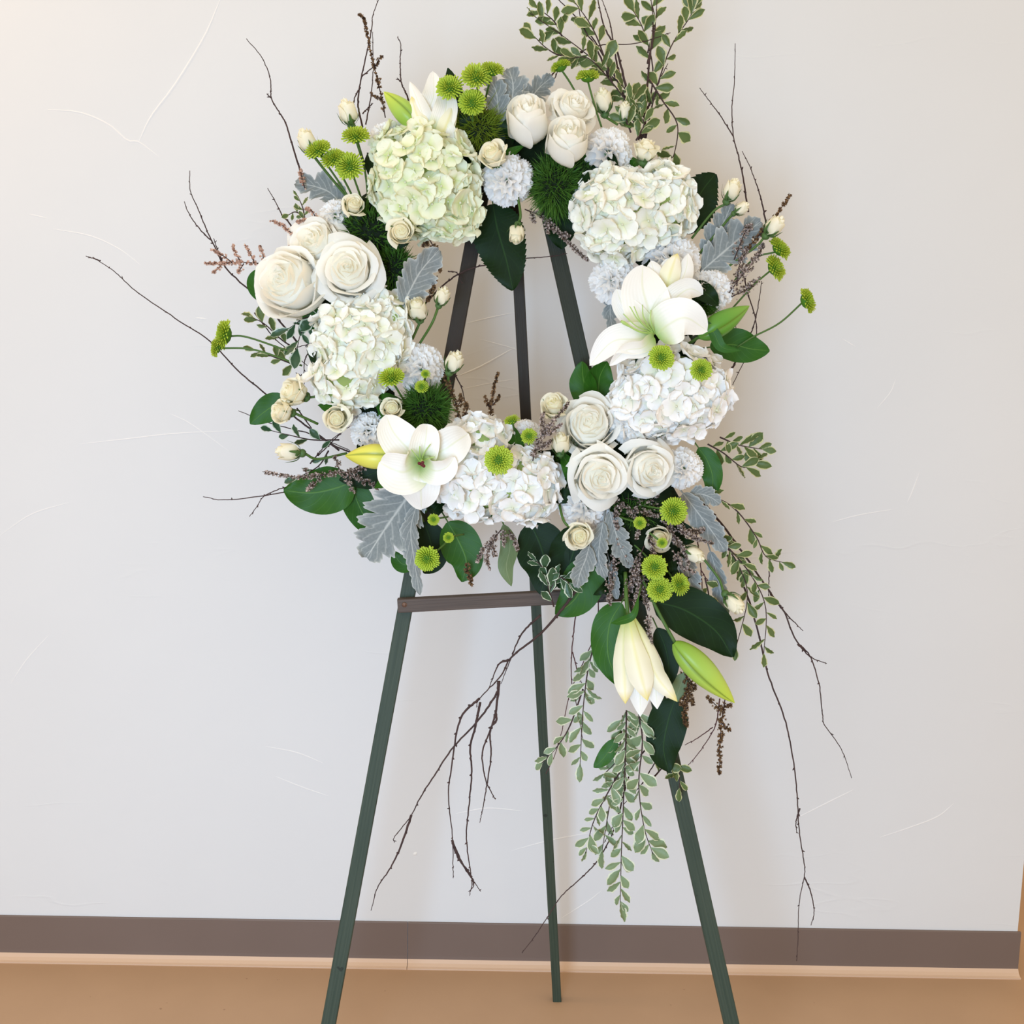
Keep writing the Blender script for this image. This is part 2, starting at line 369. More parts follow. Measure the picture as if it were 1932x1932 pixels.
ea=thing('wooden_easel','dark green stained wooden floor easel holding the white flower wreath','easel',loc=(P(1000,1990).x,-.3,0))
def foot(p0,p1):      # extend pixel line to the floor on the easel plane
    a=P(*p0); b=P(*p1); d=b-a; return b+d*(-b.z/d.z)
lt=P(921,300); lf=foot((921,300),(620,1932)); rt=P(1012,300); rf=foot((1012,300),(1380,1932))
beam('front_leg',lt,lf,.0255,.0255,.018,M['easel_stain_shade'],ea)
beam('front_leg',rt,rf,.027,.027,.018,M['easel_stain_shade2'],ea)
bf=on_floor(1051,1886); bt=P(966,300,-.026)
beam('rear_leg',bt,bf,.0205,.0185,.018,M['easel_stain_shade'],ea)
beam('top_block',P(905,335,-.022)+Z*.0,P(1030,335,-.022),.05,.05,.022,M['easel_dark'],ea)
ca=P(751,1142,.019); cb=P(1215,1118,.019)
beam('crossbar',ca,cb,.0238,.0238,.016,M['easel_brown'],ea)
m=MB(); c=P(763,1141,.0275); m.ball(c,(.0046,.0018,.0046)); m.ball(c+Vector((0,-.0014,0)),(.0022,.0012,.0022)); m.build('screw',M['screw'],ea)
m=MB(); c=P(1203,1119,.0275); m.ball(c,(.0046,.0018,.0046)); m.build('screw',M['screw'],ea)
# ------------------------------------------------------------------ generic builders
rnd=random.Random(7)
def blade(m, pts, W, prof, nrm, cup=0.0, rip=0.0, nu=14, nv=6, roll=0.0, sweep=0.0, ripk=9, curl=0.0, mi=0, ph=0.0):
    c=spline(pts,nu); n=len(c); fr=[]
    for i in range(n):
        t=(c[min(i+1,n-1)]-c[max(i-1,0)]).normalized()
        q=Matrix.Rotation(roll,3,t)@nrm; q=(q-t*q.dot(t))
        q=q.normalized() if q.length>1e-4 else Vector((0,-1,0)); fr.append((t,q,t.cross(q)))
    def fn(u,v):
        i=min(int(round(u*nu)),n-1); t,q,sd=fr[i]; s=2*v-1; ww=W*prof(u)/2
        a=cup*abs(s)**1.6*ww + rip*W*math.sin(ripk*u*PI+s*2+ph)*abs(s)**1.5*(.4+.6*u) + curl*W*u*u
        return c[i]+sd*(s*ww*(1-.18*abs(cup)*abs(s)))+q*a+t*(sweep*ww*abs(s))
    m.grid(fn,nu,nv,mi)
ovate=lambda u: max(.0,math.sin(PI*min(1,u**.8*.985+.012)))**.66
obov=lambda u: max(.0,math.sin(PI*min(1,u**1.35*.985+.012)))**.85
lance=lambda u: max(.0,math.sin(PI*min(1,u*.98+.015)))
def serr(f,k,a): return lambda u: f(u)*(1-a*((u*k)%1.0))
def lobed(k,a): 
    def g(u):
        e=ovate(min(1,u*.93+.05)); x=abs(math.sin(u*k*PI)); return e*(1-a*(1-x**.55)*(1 if u<.93 else .2))*(1-.14*(1-abs(math.sin(3*k*PI*u+.6))))
    return g
TOC=lambda p:(CAM-p).normalized()
def stem_world(name, pts, r, mt, parent, n=6, end=None):
    q=spline(pts,max(4,4*len(pts))); k=len(q); m=MB(); r1=end if end is not None else r
    m.tube(q,[r+(r1-r)*i/(k-1) for i in range(k)],n); return m.build(name,mt,parent)
# -- roses
def rose_meshes(tag_, layers, mt, seed, zb=-.8):
    r_=random.Random(seed); out=[]; a0=r_.random()*6
    for li,(n,r,h,al,lip,close) in enumerate(layers):
        a0+=.9
        for k in range(n):
            ai=a0+2*PI*k/n+r_.uniform(-.12,.12); hh=h+r_.uniform(-.035,.035); ph=r_.random()*6; rr=r*(1+r_.uniform(-.04,.04)); lp=lip*r_.uniform(.6,1.5); tip=r_.uniform(0,.06)
            def fn(u,v):
                s=2*v-1; th=ai+s*al*(.42+.58*math.sin(PI*min(.62,u*.6+.1)))
                top=hh-.30*(hh-zb)*abs(s)**3.0+tip*(1-abs(s))
                z=zb+(top-zb)*u
                R=rr*(.16+.84*math.sin(PI/2*min(1,u/.52)))
                R*=1-close*max(0,(u-.5)/.5)**1.4
                e=max(0,(u-.74)/.26); R+=lp*e**1.6*(.75+.25*math.sin(3*th+ph)); z-=lp*.75*e*e
                R*=1+.085*s; R+=.022*math.sin(6*s+ph)*u*u; z+=.035*e*math.sin(4*s+ph*2)
                return (R*math.cos(th),R*math.sin(th),z)
            m=MB(); m.grid(fn,9,9); out.append(m.mesh('petal',mt))
    m=MB(); m.ball((0,0,zb*.45),(.5,.5,.38)); out.append(m.mesh('flower_base',M['sepal']))
    hm=max(l[2] for l in layers)
    def hf(u,v):
        R=layers[-2][1]*.93*math.sin(PI*u)**.8 if u<.5 else layers[-2][1]*.93*math.sin(PI*u)
        z=(hm-.17)-(hm-.17-zb*.6)*(1-math.cos(PI*u))/2
        if u<.5: z=(hm-.17)-(.42)*(R/(layers[-2][1]*.93))**2*(.5)
        return (R*math.cos(v*2*PI),R*math.sin(v*2*PI),z)
    m=MB(); m.grid(hf,12,16); out.append(m.mesh('flower_heart',mt))
    return out
BIG=[(2,.06,.60,2.3,.01,.1),(3,.13,.64,1.5,.03,.1),(3,.21,.67,1.4,.05,.10),(3,.30,.69,1.35,.06,.08),(4,.41,.69,1.1,.08,.08),(4,.53,.66,1.05,.10,.05),(5,.68,.56,.95,.13,.03),(5,.83,.36,.95,.19,0)]
OPEN=[(2,.05,.58,2.3,.01,.1),(2,.11,.60,1.9,.03,.1),(3,.18,.62,1.5,.05,.08),(3,.27,.63,1.4,.06,.06),(4,.38,.62,1.1,.09,.05),(4,.51,.58,1.1,.13,.02),(5,.66,.46,1.0,.20,0),(5,.80,.20,1.0,.30,-.02)]
CUP=[(2,.08,.84,2.2,0,.2),(3,.18,.87,1.5,.01,.2),(3,.30,.89,1.4,.02,.18),(3,.43,.88,1.4,.03,.16),(3,.57,.84,1.4,.05,.15),(4,.72,.70,1.15,.08,.12)]
SPR=[(2,.09,.60,2.2,.02,.1),(3,.20,.64,1.5,.05,.1),(3,.34,.66,1.35,.07,.08),(4,.52,.62,1.1,.12,.03),(5,.76,.42,.98,.22,0)]
BUD=[(2,.12,1.02,2.2,0,.4),(3,.28,.98,1.3,0,.35),(3,.46,.90,1.2,.01,.28),(4,.62,.72,1.05,.05,.15)]
RO={'big':[rose_meshes('b',BIG,M['rose'],s) for s in (1,2)],'open':[rose_meshes('o',OPEN,M['rose'],s) for s in (3,4,5)],'cup':[rose_meshes('c',CUP,M['rose'],s) for s in (6,7)],
    'spray':[rose_meshes('s',SPR,M['spray'],s) for s in (11,12,13)],'bud':[rose_meshes('u',BUD,M['spray'],s) for s in (14,15)]}
def sepal_mesh(seed):
    m=MB(); blade(m,[(0.28,0,-.95),(.66,0,-.62),(.86,0,-.1),(1.0,0,.18+seed*.2)],.42,lambda u:(1-u)**.7*(.5+.5*min(1,u*5)),Vector((1,0,.2)),nu=6,nv=3,cup=.2)
    return m.mesh('sepal',M['sepal'])
SEP=[sepal_mesh(0),sepal_mesh(1)]
mm=MB(); mm.ball((0,0,-.92),(.34,.34,.3)); CALYX=mm.mesh('calyx',M['sepal'])
def rose(px,py,r,kind,d,label,name,cat,group,off=.10,spin=0,seed=0,stem=None,stretch=1.0,sep=False):
    p=P(px,py,off); s=r*pxs(p); mt=frame(p,D(d),s,spin)
    if stretch!=1: mt=mt@Matrix.Diagonal((1,1,stretch,1))
    t=thing(name,label,cat,group,mat=mt)
    for me in RO[kind][seed%len(RO[kind])]: inst(me.name.split('.')[0],me,t)
    if sep:
        inst('calyx',CALYX,t)
        for k in range(5): inst('sepal',SEP[k%2],t,Matrix.Rotation(2*PI*k/5+.3,4,'Z')@Matrix.Scale(.86,4))
    if stem:
        b=mt@Vector((0,0,-1.1)); c=mt@Vector((0,0,-1.8)); e=[P(*q) for q in stem]
        stem_world('stem',[b]+e,.0022,M['stem'],t)
    return t
# -- hydrangea florets
def floret_mesh(seed, mt):
    r_=random.Random(seed); m=MB()
    for k in range(4):
        a=PI/2*k+r_.uniform(-.1,.1); L=r_.uniform(.85,1.05); cu=r_.uniform(-.1,.38); tw=r_.uniform(-.16,.16); wd=r_.uniform(.50,.58); ph=r_.random()*6
        lift=.04 if k%2 else -.01
        def fn(u,v):
            s=2*v-1; x=.04+L*u; w_=wd*(math.sqrt(max(0,1-((u-.55)/.45)**2)) if u>.55 else .22+.78*math.sin(PI/2*u/.55))
            y=s*w_; z=lift+cu*u*u*.7+.22*abs(s)**2*u*(.5+cu)+tw*s*u*.6+.05*math.sin(5*s+ph)*u
            x-=.05*abs(s)**2*u
            return (x*math.cos(a)-y*math.sin(a),x*math.sin(a)+y*math.cos(a),z)
        m.grid(fn,7,6,0)
    m.ball((0,0,.06),.085,4,6,1)
    return m.mesh('floret',[mt,M['eye']])
FLO={k:[floret_mesh(s,M[k]) for s in range(8)] for k in ('hyd_green','hyd_cream','hyd_white')}
def hydrangea(label, lobes, kind, fr=27, off=.09, stem=None):
    px,py=lobes[0][:2]; p=P(px,py,off); t=thing('hydrangea',label,'hydrangea','hydrangea heads in the wreath',loc=p)
    rr=random.Random(px); m=MB(); L=[]
    for (x,y,rx,ry) in lobes:
        c=P(x,y,off)-p; k=pxs(p); L.append((c,rx*k,ry*k,(rx+ry)/2*k*.72))
    for c,a,b,d in L: m.ball(c,(a*.74,d*.74,b*.74),8,12)
    m.build('flower_core',M['hyd_gap_shade'],t,world=False)  # added green ellipsoids so gaps between florets read as greenish shade
    k=pxs(p); s0=fr*k; n_=0
    for li,(c,a,b,d) in enumerate(L):
        Nn=int(3.3*4*PI*((a*b+a*d+b*d)/3)/(4*s0*s0)*1.0)
        for i in range(Nn):
            z=1-2*(i+.5)/Nn; an=i*2.399963+rr.uniform(-.15,.15); q=math.sqrt(1-z*z)
            v=Vector((q*math.cos(an),z,q*math.sin(an)))
            v=Vector((v.x,-z,v.z))
            if v.y>.38: continue
            j=1-abs(rr.gauss(0,.08)); pos=c+Vector((v.x*a*j,v.y*d*j,v.z*b*j))-v*(s0*.35)
            if any(((pos.x-c2.x)/a2)**2+((pos.y-c2.y)/d2)**2+((pos.z-c2.z)/b2)**2<.62 for q2,(c2,a2,b2,d2) in enumerate(L) if q2!=li): continue
            nn=Vector((v.x/a,v.y/d,v.z/b)).normalized()+Vector((rr.gauss(0,.27),rr.gauss(0,.15),rr.gauss(0,.27)))
            sc=s0*rr.uniform(.82,1.18)
            inst('floret',rr.choice(FLO[kind]),t,frame(pos,nn,sc,rr.random()*6)); n_+=1
    return t
# -- carnation
def carn_meshes(seed):
    r_=random.Random(seed); out=[]
    for n,el,L,z0 in ((5,84,.72,-.1),(7,66,.80,-.14),(8,47,.88,-.18),(9,27,.94,-.2),(9,8,.97,-.2),(6,-10,.96,-.22)):
        for k in range(n):
            a=2*PI*k/n+r_.uniform(-.25,.25)+el; e=math.radians(el+r_.uniform(-8,8)); ph=r_.random()*6; kk=r_.uniform(5,8); LL=L*r_.uniform(.9,1.07); W=r_.uniform(.36,.46); am=r_.uniform(.07,.12)
            er=Vector((math.cos(a),math.sin(a),0)); ez=Vector((0,0,1)); d=er*math.cos(e)+ez*math.sin(e); nn=ez*math.cos(e)-er*math.sin(e); sd=er.cross(ez)
            def fn(u,v):
                s=2*v-1; tooth=(.05 if int(round(v*16))%2 else 0)*(u>.95); uu=u*(LL-.13*abs(s)**2.2*LL-tooth)
                off=am*math.sin(kk*s+ph)*u**1.5-.16*u*u+.05*math.sin(13*s+ph)*u**4
                return ez*z0+d*uu+sd*(s*W*(.15+.85*u**.8))+nn*off
            m=MB(); m.grid(fn,6,16); out.append(m.mesh('petal',M['carn']))
    m=MB(); m.ball((0,0,-.35),(.42,.42,.5)); out.append(m.mesh('calyx',M['sepal']))
    return out
CA=[carn_meshes(s) for s in (1,2)]
def carnation(px,py,r,label,d=(0,0,1),off=.085,seed=0,sq=1.0):
    p=P(px,py,off); t=thing('carnation',label,'carnation','white carnations in the wreath',mat=frame(p-D(d)*r*pxs(p)*.25,D(d),r*pxs(p)*1.06,seed*1.3))
    for me in CA[seed%2]: inst(me.name.split('.')[0],me,t)
    return t
# -- button chrysanthemum
def mum_mesh(seed, n=150):
    r_=random.Random(seed); m=MB()
    for i in range(n):
        z=1-(1.22)*(i+.5)/n; an=i*2.399963; q=math.sqrt(max(0,1-z*z)); f=(i+.5)/n
        v=Vector((q*math.cos(an),q*math.sin(an),z)); dirr=(v+Vector((0,0,.30*(1-f)))).normalized()
        base=Vector((v.x*.50,v.y*.50,v.z*.30)); L=(.34+.22*min(1,f*2.2))*r_.uniform(.82,1.12)
        if f<.07: L*=.55
        sd=Vector((-math.sin(an),math.cos(an),0)); up=dirr.cross(sd)*1.5; W=.068*(.6+.6*f)*r_.uniform(.85,1.15)
        tip=base+dirr*L; mid=base+dirr*L*.62
        b=len(m.v); uu=min(1,.4+f*3.2)
        for p_,w_,u_ in ((base,.6,uu*.25),(mid,1.15,uu*.8),(tip-dirr*.05,1.0,uu)):
            m.v+= [p_-sd*W*w_, p_+up*W*.7*w_, p_+sd*W*w_]; m.uv+= [(u_,0),(u_*.85,.5),(u_,1)]
        m.v.append(tip+up*.01); m.uv.append((uu,.5))
        for a in (0,3):
            m.f+= [(b+a,b+a+1,b+a+4,b+a+3),(b+a+1,b+a+2,b+a+5,b+a+4)]; m.m+=[0,0]
        m.f+= [(b+6,b+7,b+9),(b+7,b+8,b+9)]; m.m+=[0,0]
    return m.mesh('petals',M['mum'])
MU=[mum_mesh(1),mum_mesh(2)]; MUs=mum_mesh(3,90)
mm=MB(); mm.ball((0,0,.34),(.10,.10,.1)); MUC=mm.mesh('flower_centre',M['mumc'])
mm=MB(); mm.ball((0,0,-.05),(.62,.62,.38),6,12); MUB=mm.mesh('flower_base',M['mumc'])
def mum(px,py,r,d,label,stem=None,off=.12,bud=False):
    p=P(px,py,off); mt=frame(p,D(d),r*pxs(p)*1.03,px*.7)
    t=thing('button_chrysanthemum',label,'chrysanthemum','green button chrysanthemums in the wreath',mat=mt)
    inst('petals',MUs if bud else MU[px%2],t)['kind']='stuff'
    inst('flower_centre',MUC,t); inst('flower_base',MUB,t)
    if stem:
        b=mt@Vector((0,0,-.3)); c=mt@Vector((0,0,-1.1)); e=[P(*q) for q in stem]
        stem_world('stem',[b]+e,.0017,M['stem'],t)
    return t
# -- fluffy green dianthus
def fluff_mesh(seed,n,curv,mt,L0=.55,w0=.02):
    r_=random.Random(seed); m=MB()
    for i in range(n):
        z=1-1.55*(i+.5)/n; an=i*2.399963+r_.uniform(-.3,.3); q=math.sqrt(max(0,1-z*z)); v=Vector((q*math.cos(an),q*math.sin(an),z*.85))
        tw=Vector((r_.gauss(0,1),r_.gauss(0,1),r_.gauss(0,1)))*curv; L=L0*r_.uniform(.75,1.2); base=v*(1-L0)
        a=base; b_=base+(v+tw*.25)*L*.5; c_=base+(v+tw)*L*.98; sd=v.cross(Vector((r_.gauss(0,1),r_.gauss(0,1),r_.gauss(0,1)))).normalized()*w0
        k=len(m.v); m.v+=[a-sd,a+sd,b_-sd,b_+sd,c_]; m.uv+=[(0,0),(0,1),(.5,0),(.5,1),(1,.5)]
        m.f+=[(k,k+1,k+3,k+2),(k+2,k+3,k+4)]; m.m+=[0,0]
    return m.mesh('bristles',mt)
FL={'dark':fluff_mesh(1,2600,.3,M['bristle']),'lit':fluff_mesh(2,2600,.3,M['bristle_yellow']),'needle':fluff_mesh(3,1500,.16,M['bristle'],.6,.03)}
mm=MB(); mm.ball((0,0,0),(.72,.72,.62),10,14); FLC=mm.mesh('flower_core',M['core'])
def fluff(px,py,rx,ry,kind,label,off=.06,d=(0,0,1)):
    p=P(px,py,off); k=pxs(p); mt=frame(p,D(d),1,0)@Matrix.Diagonal((rx*k,ry*k,(rx+ry)/2*k,1))
    t=thing('green_dianthus',label,'dianthus','fluffy green dianthus balls',mat=mt)
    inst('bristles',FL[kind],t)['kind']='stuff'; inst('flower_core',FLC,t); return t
# -- single leaves
def leaf(name,pts,W,label,cat='leaf',mt='leaf',prof=ovate,cup=.12,rip=.03,roll=0,off=.05,group='broad green leaves around the wreath',nu=18,nv=8,sweep=0,ripk=5,curl=0,petiole=True):
    q=[P(a,b,off+(c[0] if c else 0)) for a,b,*c in pts]; k=pxs(q[0]); t=thing(name,label,cat,group,loc=q[0])
    m=MB(); blade(m,q,W*k,prof,TOC(q[0]),cup,rip,nu,nv,roll,sweep,ripk,curl,ph=pts[0][0]); m.build('blade',M[mt],t)
    c=spline(q,14); m=MB(); ext=c[0]+(c[0]-c[1]).normalized()*.02-TOC(q[0])*.006
    cc=[ext]+[x-TOC(x)*.0012 for x in c[:12]]; m.tube(cc,[.0013]*2+[.0011*(1-i/13) for i in range(11)],5); m.build('midrib',M['dusty' if mt=='dusty' else 'stem'],t)
    return t
def dusty(pts,W,label,off=.09,roll=0,k=4,a=.62,cup=.15,rip=.06,sweep=.45):
    return leaf('dusty_miller_leaf',pts,W,label,'dusty miller leaf','dusty',lobed(k,a),cup,rip,roll,off,'silver dusty miller leaves in the wreath',64,10,sweep,7)
# -- variegated sprigs
def vleaf(seed,mt):
    r_=random.Random(seed); m=MB(); bend=r_.uniform(-.35,.4)
    blade(m,[(0,0,0),(.35,0,.08*bend),(.7,0,.25*bend),(1,0,.6*bend)],.58,lambda u:obov(u)*(1+.06*math.sin(u*11+seed*2)),Vector((0,0,1)),r_.uniform(-.1,.45),.09,12,6,0,0,7)
    return m.mesh('leaf',mt)
VL={k:[vleaf(s,M[k]) for s in range(5)] for k in ('var','var_pale','var_dark')}
def sprig(lines,nl,size,label,mt='var',off=.05,group='variegated leaf sprigs',r0=.0016,stemmat='twig',spread=.9,tipleaf=True,cat='foliage sprig',name='variegated_sprig',start=.12):
    L=[[P(a,b,off+(c[0] if c else 0)) for a,b,*c in ln] for ln in lines]; p0=L[0][0]
    t=thing(name,label,cat,group,loc=p0); rr=random.Random(int(lines[0][0][0]*7+lines[0][0][1])); k=pxs(p0)
    for li,ln in enumerate(L):
        q=spline(ln,30); stem_world('stem',ln,r0,M[stemmat],t,5,r0*.4)
        n=int((nl[li] if isinstance(nl,(list,tuple)) else nl)*1.3); side=1
        for i in range(n+1):
            f=start+(1-start)*i/n; idx=min(29,int(f*29.99)); a=q[idx]; tg=(q[idx+1]-q[idx]).normalized(); side=-side
            tc=TOC(a); sd=tg.cross(tc).normalized(); ang=rr.uniform(.45,1.25)*spread*side if i<n else rr.uniform(-.2,.2)
            x=(tg*math.cos(ang)+sd*math.sin(ang)+tc*rr.uniform(-.35,.5)).normalized()
            nrm=(tc*rr.uniform(.3,1)+sd*rr.uniform(-.9,.9)+tg*rr.uniform(-.5,.5)); nrm=(nrm-x*nrm.dot(x)).normalized()
            sc=size*k*rr.uniform(.85,1.45); y=nrm.cross(x)
            R=Matrix((x*sc,y*sc*rr.uniform(.75,1.2),nrm*sc)).transposed().to_4x4(); R.translation=a-p0
            inst('leaf',rr.choice(VL[mt]),t,R)
    return t
# -- twigs
def branch(lines,label,r0=2.2,off=.03,mt='twig',nodes=True,group='bare birch branches in the wreath',name='birch_branch'):
    L=[[P(a,b,off+(c[0] if c else 0)) for a,b,*c in ln] for ln in lines]; p0=L[0][0]; k=pxs(p0); rr=random.Random(int(lines[0][0][0]+lines[0][0][1]*3))
    t=thing(name,label,'branch',group,loc=p0)
    for li,ln in enumerate(L):
        ra=(r0 if li==0 else r0*.72)*k*.85; rb=.65*k
        q=spline(ln,8*len(ln)); n=len(q); m=MB(); rad=[]
        for i in range(n):
            r=ra+(rb-ra)*(i/(n-1))**.8; rad.append(r)
            if 0<i<n-1: q[i]=q[i]+Vector((rr.gauss(0,1),0,rr.gauss(0,1)))*k*.3
        m.tube(q,rad,6)
        if nodes:
            for i in range(5,n-1,rr.choice((6,7))):
                tg=(q[i+1]-q[i]).normalized(); sd=Vector((rr.gauss(0,1),rr.gauss(0,.5),rr.gauss(0,1))).normalized()
                d=(tg*.8+sd*.8).normalized(); l=k*rr.uniform(2.5,6)
                m.tube([q[i]-d*k,q[i]+d*l*.5,q[i]+d*l],[rad[i]*1.25,rad[i]*1.1,rad[i]*.3],5)
        m.build('branch_stem' if li==0 else 'twig',M[mt],t)
    return t
# -- heather sprigs
def heather(lines,label,W=9,mt='heather',off=.07,dens=1.0,name='heather_sprig',bs=2.6,group='small dried blossom sprigs',r0=1.2):
    L=[[P(a,b,off+(c[0] if c else 0)) for a,b,*c in ln] for ln in lines]; p0=L[0][0]; k=pxs(p0); rr=random.Random(int(lines[0][0][0]*3+lines[0][0][1]))
    t=thing(name,label,'blossom sprig',group,loc=p0); m=MB()
    for li,ln in enumerate(L):
        stem_world('stem',ln,r0*k,M['twig'],t,5,k*.6)
        q=spline(ln,40); Ln=sum((q[i+1]-q[i]).length for i in range(40))/k; n=int(Ln*.55*dens)
        for i in range(n):
            f=rr.uniform(.05,1)**.8; a=q[min(40,int(f*40))]; w_=W*k*(1.15-.75*f)*math.sqrt(rr.random())
            v=Vector((rr.gauss(0,1),rr.gauss(0,1),rr.gauss(0,1))).normalized(); c=a+v*w_; s=bs*k*rr.uniform(.7,1.3)
            # a bell blossom: cup of five faces plus its tiny stalk
            x=v.cross(Vector((.3,.5,.8))).normalized(); y=v.cross(x); b=len(m.v)
            m.v.append(c-v*s*1.1); m.uv.append((0,0))
            for j in range(5):
                an=j*2*PI/5; m.v.append(c+(x*math.cos(an)+y*math.sin(an))*s*.8); m.uv.append((.5,j/5))
            for j in range(5):
                an=(j+.5)*2*PI/5; m.v.append(c+(x*math.cos(an)+y*math.sin(an))*s*.95+v*s*.8); m.uv.append((1,j/5))
            for j in range(5):
                j2=(j+1)%5; m.f+=[(b,b+1+j,b+1+j2),(b+1+j,b+6+j,b+1+j2)]; m.m+=[0,0]
    m.build('blossoms',M[mt],t,False)['kind']='stuff'
    return t
exec_marker=True
# ================================================================== wreath base
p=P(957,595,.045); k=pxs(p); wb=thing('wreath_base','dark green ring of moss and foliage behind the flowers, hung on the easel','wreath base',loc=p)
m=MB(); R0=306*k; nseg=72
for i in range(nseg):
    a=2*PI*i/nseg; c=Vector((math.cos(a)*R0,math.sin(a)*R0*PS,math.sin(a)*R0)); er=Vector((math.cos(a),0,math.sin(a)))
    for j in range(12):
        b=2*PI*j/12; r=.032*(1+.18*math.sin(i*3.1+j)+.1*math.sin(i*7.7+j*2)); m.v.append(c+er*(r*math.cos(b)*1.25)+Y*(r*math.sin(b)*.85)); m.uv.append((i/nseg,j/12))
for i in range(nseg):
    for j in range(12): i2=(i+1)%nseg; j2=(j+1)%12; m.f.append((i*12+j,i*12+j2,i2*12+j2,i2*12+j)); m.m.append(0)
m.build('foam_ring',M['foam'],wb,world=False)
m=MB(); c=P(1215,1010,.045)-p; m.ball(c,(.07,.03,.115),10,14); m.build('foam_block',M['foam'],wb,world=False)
# filler leaves rooted in the ring
rr=random.Random(21); FLF=[]
for s in range(4):
    m=MB(); blade(m,[(0,0,0),(.35,0,.1),(.7,0,.1+.1*s),(1,0,.05-.1*s)],.55,ovate,Vector((0,0,1)),.15,.05,10,6,0,0,4); FLF.append(m.mesh('leaf',M['leaf_dark' if s<3 else 'leaf']))
for i in range(120):
    a=2*PI*i/120+rr.uniform(-.05,.05); q=R0+rr.uniform(-.03,.035)
    pos=Vector((math.cos(a)*q,math.sin(a)*q*PS-rr.uniform(.0,.035),math.sin(a)*q)); out=1 if i%3 else -1
    x=(Vector((math.cos(a)*out,0,math.sin(a)*out))+Vector((rr.gauss(0,.7),-.2+rr.gauss(0,.2),rr.gauss(0,.7)))).normalized()
    n_=Vector((rr.gauss(0,.4),-1,rr.gauss(0,.4))); n_=(n_-x*n_.dot(x)).normalized(); sc=rr.uniform(.045,.065); y=n_.cross(x)
    R=Matrix((x*sc,y*sc,n_*sc)).transposed().to_4x4(); R.translation=pos; inst('leaf',rr.choice(FLF),wb,R)
for i in range(60):
    pos=P(rr.uniform(1130,1290),rr.uniform(930,1110),.035+rr.uniform(0,.03))-p
    x=Vector((rr.gauss(.1,.5),-.2,-.7+rr.gauss(0,.4))).normalized(); n_=Vector((rr.gauss(0,.4),-1,rr.gauss(0,.4))); n_=(n_-x*n_.dot(x)).normalized(); sc=rr.uniform(.025,.045); y=n_.cross(x)
    R=Matrix((x*sc,y*sc*.7,n_*sc)).transposed().to_4x4(); R.translation=pos; inst('leaf',rr.choice(FLF[:3]),wb,R)
# ================================================================== hydrangeas
hydrangea('pale green tinged hydrangea head at the upper left of the wreath',[(803,345,112,110),(765,285,70,52),(850,410,58,50)],'hyd_green')
hydrangea('cream white hydrangea head at the upper right of the wreath, beside the serrated dark leaf',[(1165,405,92,92),(1250,385,66,78)],'hyd_cream')
hydrangea('cream hydrangea head on the left side, below the three large roses',[(680,640,96,86),(655,712,78,66),(735,600,48,50)],'hyd_cream')
hydrangea('big white hydrangea head on the right side with two green button flowers in it',[(1268,742,118,98),(1205,760,60,76)],'hyd_white')
hydrangea('white hydrangea head at the bottom of the ring with one green button flower in it',[(905,905,86,84),(985,915,78,78),(905,825,60,44)],'hyd_white')
# ================================================================== large roses
G='large white roses in the wreath'
def R_(px,py,r,kind,d,label,**k): rose(px,py,r,kind,d,label,'rose','rose',G,**k)
R_(598,462,58,'open',(-.25,.35,1),'large white rose topmost of the three on the left side',off=.085,seed=0)
R_(548,535,74,'big',(-.35,.18,1),'large white rose lower left of the three on the left side, the biggest',off=.10,seed=1,spin=1)
R_(658,510,62,'open',(.05,.12,1),'large white rose right of the three on the left side, beside dark needle greenery',off=.12,seed=2,spin=.4)
R_(1080,206,46,'open',(.35,.6,1),'large white rose at the top, upper right of the three there',off=.09,seed=1,spin=2)
R_(996,235,52,'cup',(-.12,.75,1),'tall egg-shaped white rose at the top, left of the three there',off=.11,seed=0,stretch=1.15)
R_(1069,272,55,'cup',(.05,.55,1),'large white rose at the top, lowest of the three, above dark fluffy greenery',off=.12,seed=1,spin=1.2)
R_(1112,803,58,'big',(-.1,.30,1),'large white rose lower right, above the two with spiral centres',off=.09,seed=0,spin=.6)
R_(1130,898,56,'open',(.1,-.08,1),'large white rose lower right with a yellow spiral centre, left of the lower pair',off=.12,seed=0,spin=2.2)
R_(1222,885,54,'open',(.25,-.08,1),'large white rose lower right, right of the lower pair beside a carnation',off=.105,seed=1,spin=3)
# ================================================================== carnations
for a in ((957,338,50,'white carnation hanging over the dark leaf at the top of the ring',(0,-.1,1),.10,0),
 (1152,278,50,'white carnation right of the three top roses',(.2,.4,1),.085,1),
 (1272,487,56,'white carnation directly below the upper right hydrangea',(.2,.1,1),.085,0),
 (1152,530,44,'white carnation at the inner edge left of the big open lily',(-.3,-.1,1),.08,1),
 (1350,545,44,'white carnation right of the big open lily, above its green bud',(.35,.2,1),.08,0),
 (798,697,46,'white carnation at the inner left edge below the left hydrangea',(.3,0,1),.08,1),
 (692,812,40,'white carnation above the yellow lily bud at lower left',(-.2,.1,1),.08,0),
 (1192,800,42,'white carnation joined to the lower left of the big white hydrangea',(0,-.1,1),.10,1),
 (1296,886,40,'pinkish white carnation at the right of the lower right roses',(.4,0,1),.085,0),
 (1102,962,50,'white carnation below the yellow-centred rose',(-.1,-.3,1),.085,1),
 (628,400,34,'white carnation half hidden above the left roses beside a small cream rose',(-.3,.4,1),.075,0),
 (728,252,36,'white carnation at the top left edge of the green tinged hydrangea',(-.2,.6,1),.085,1),
 (992,815,30,'small white carnation behind the top right of the bottom hydrangea',(.1,.4,1),.07,0)):
    carnation(a[0],a[1],a[2],a[3],a[4],a[5],a[6])
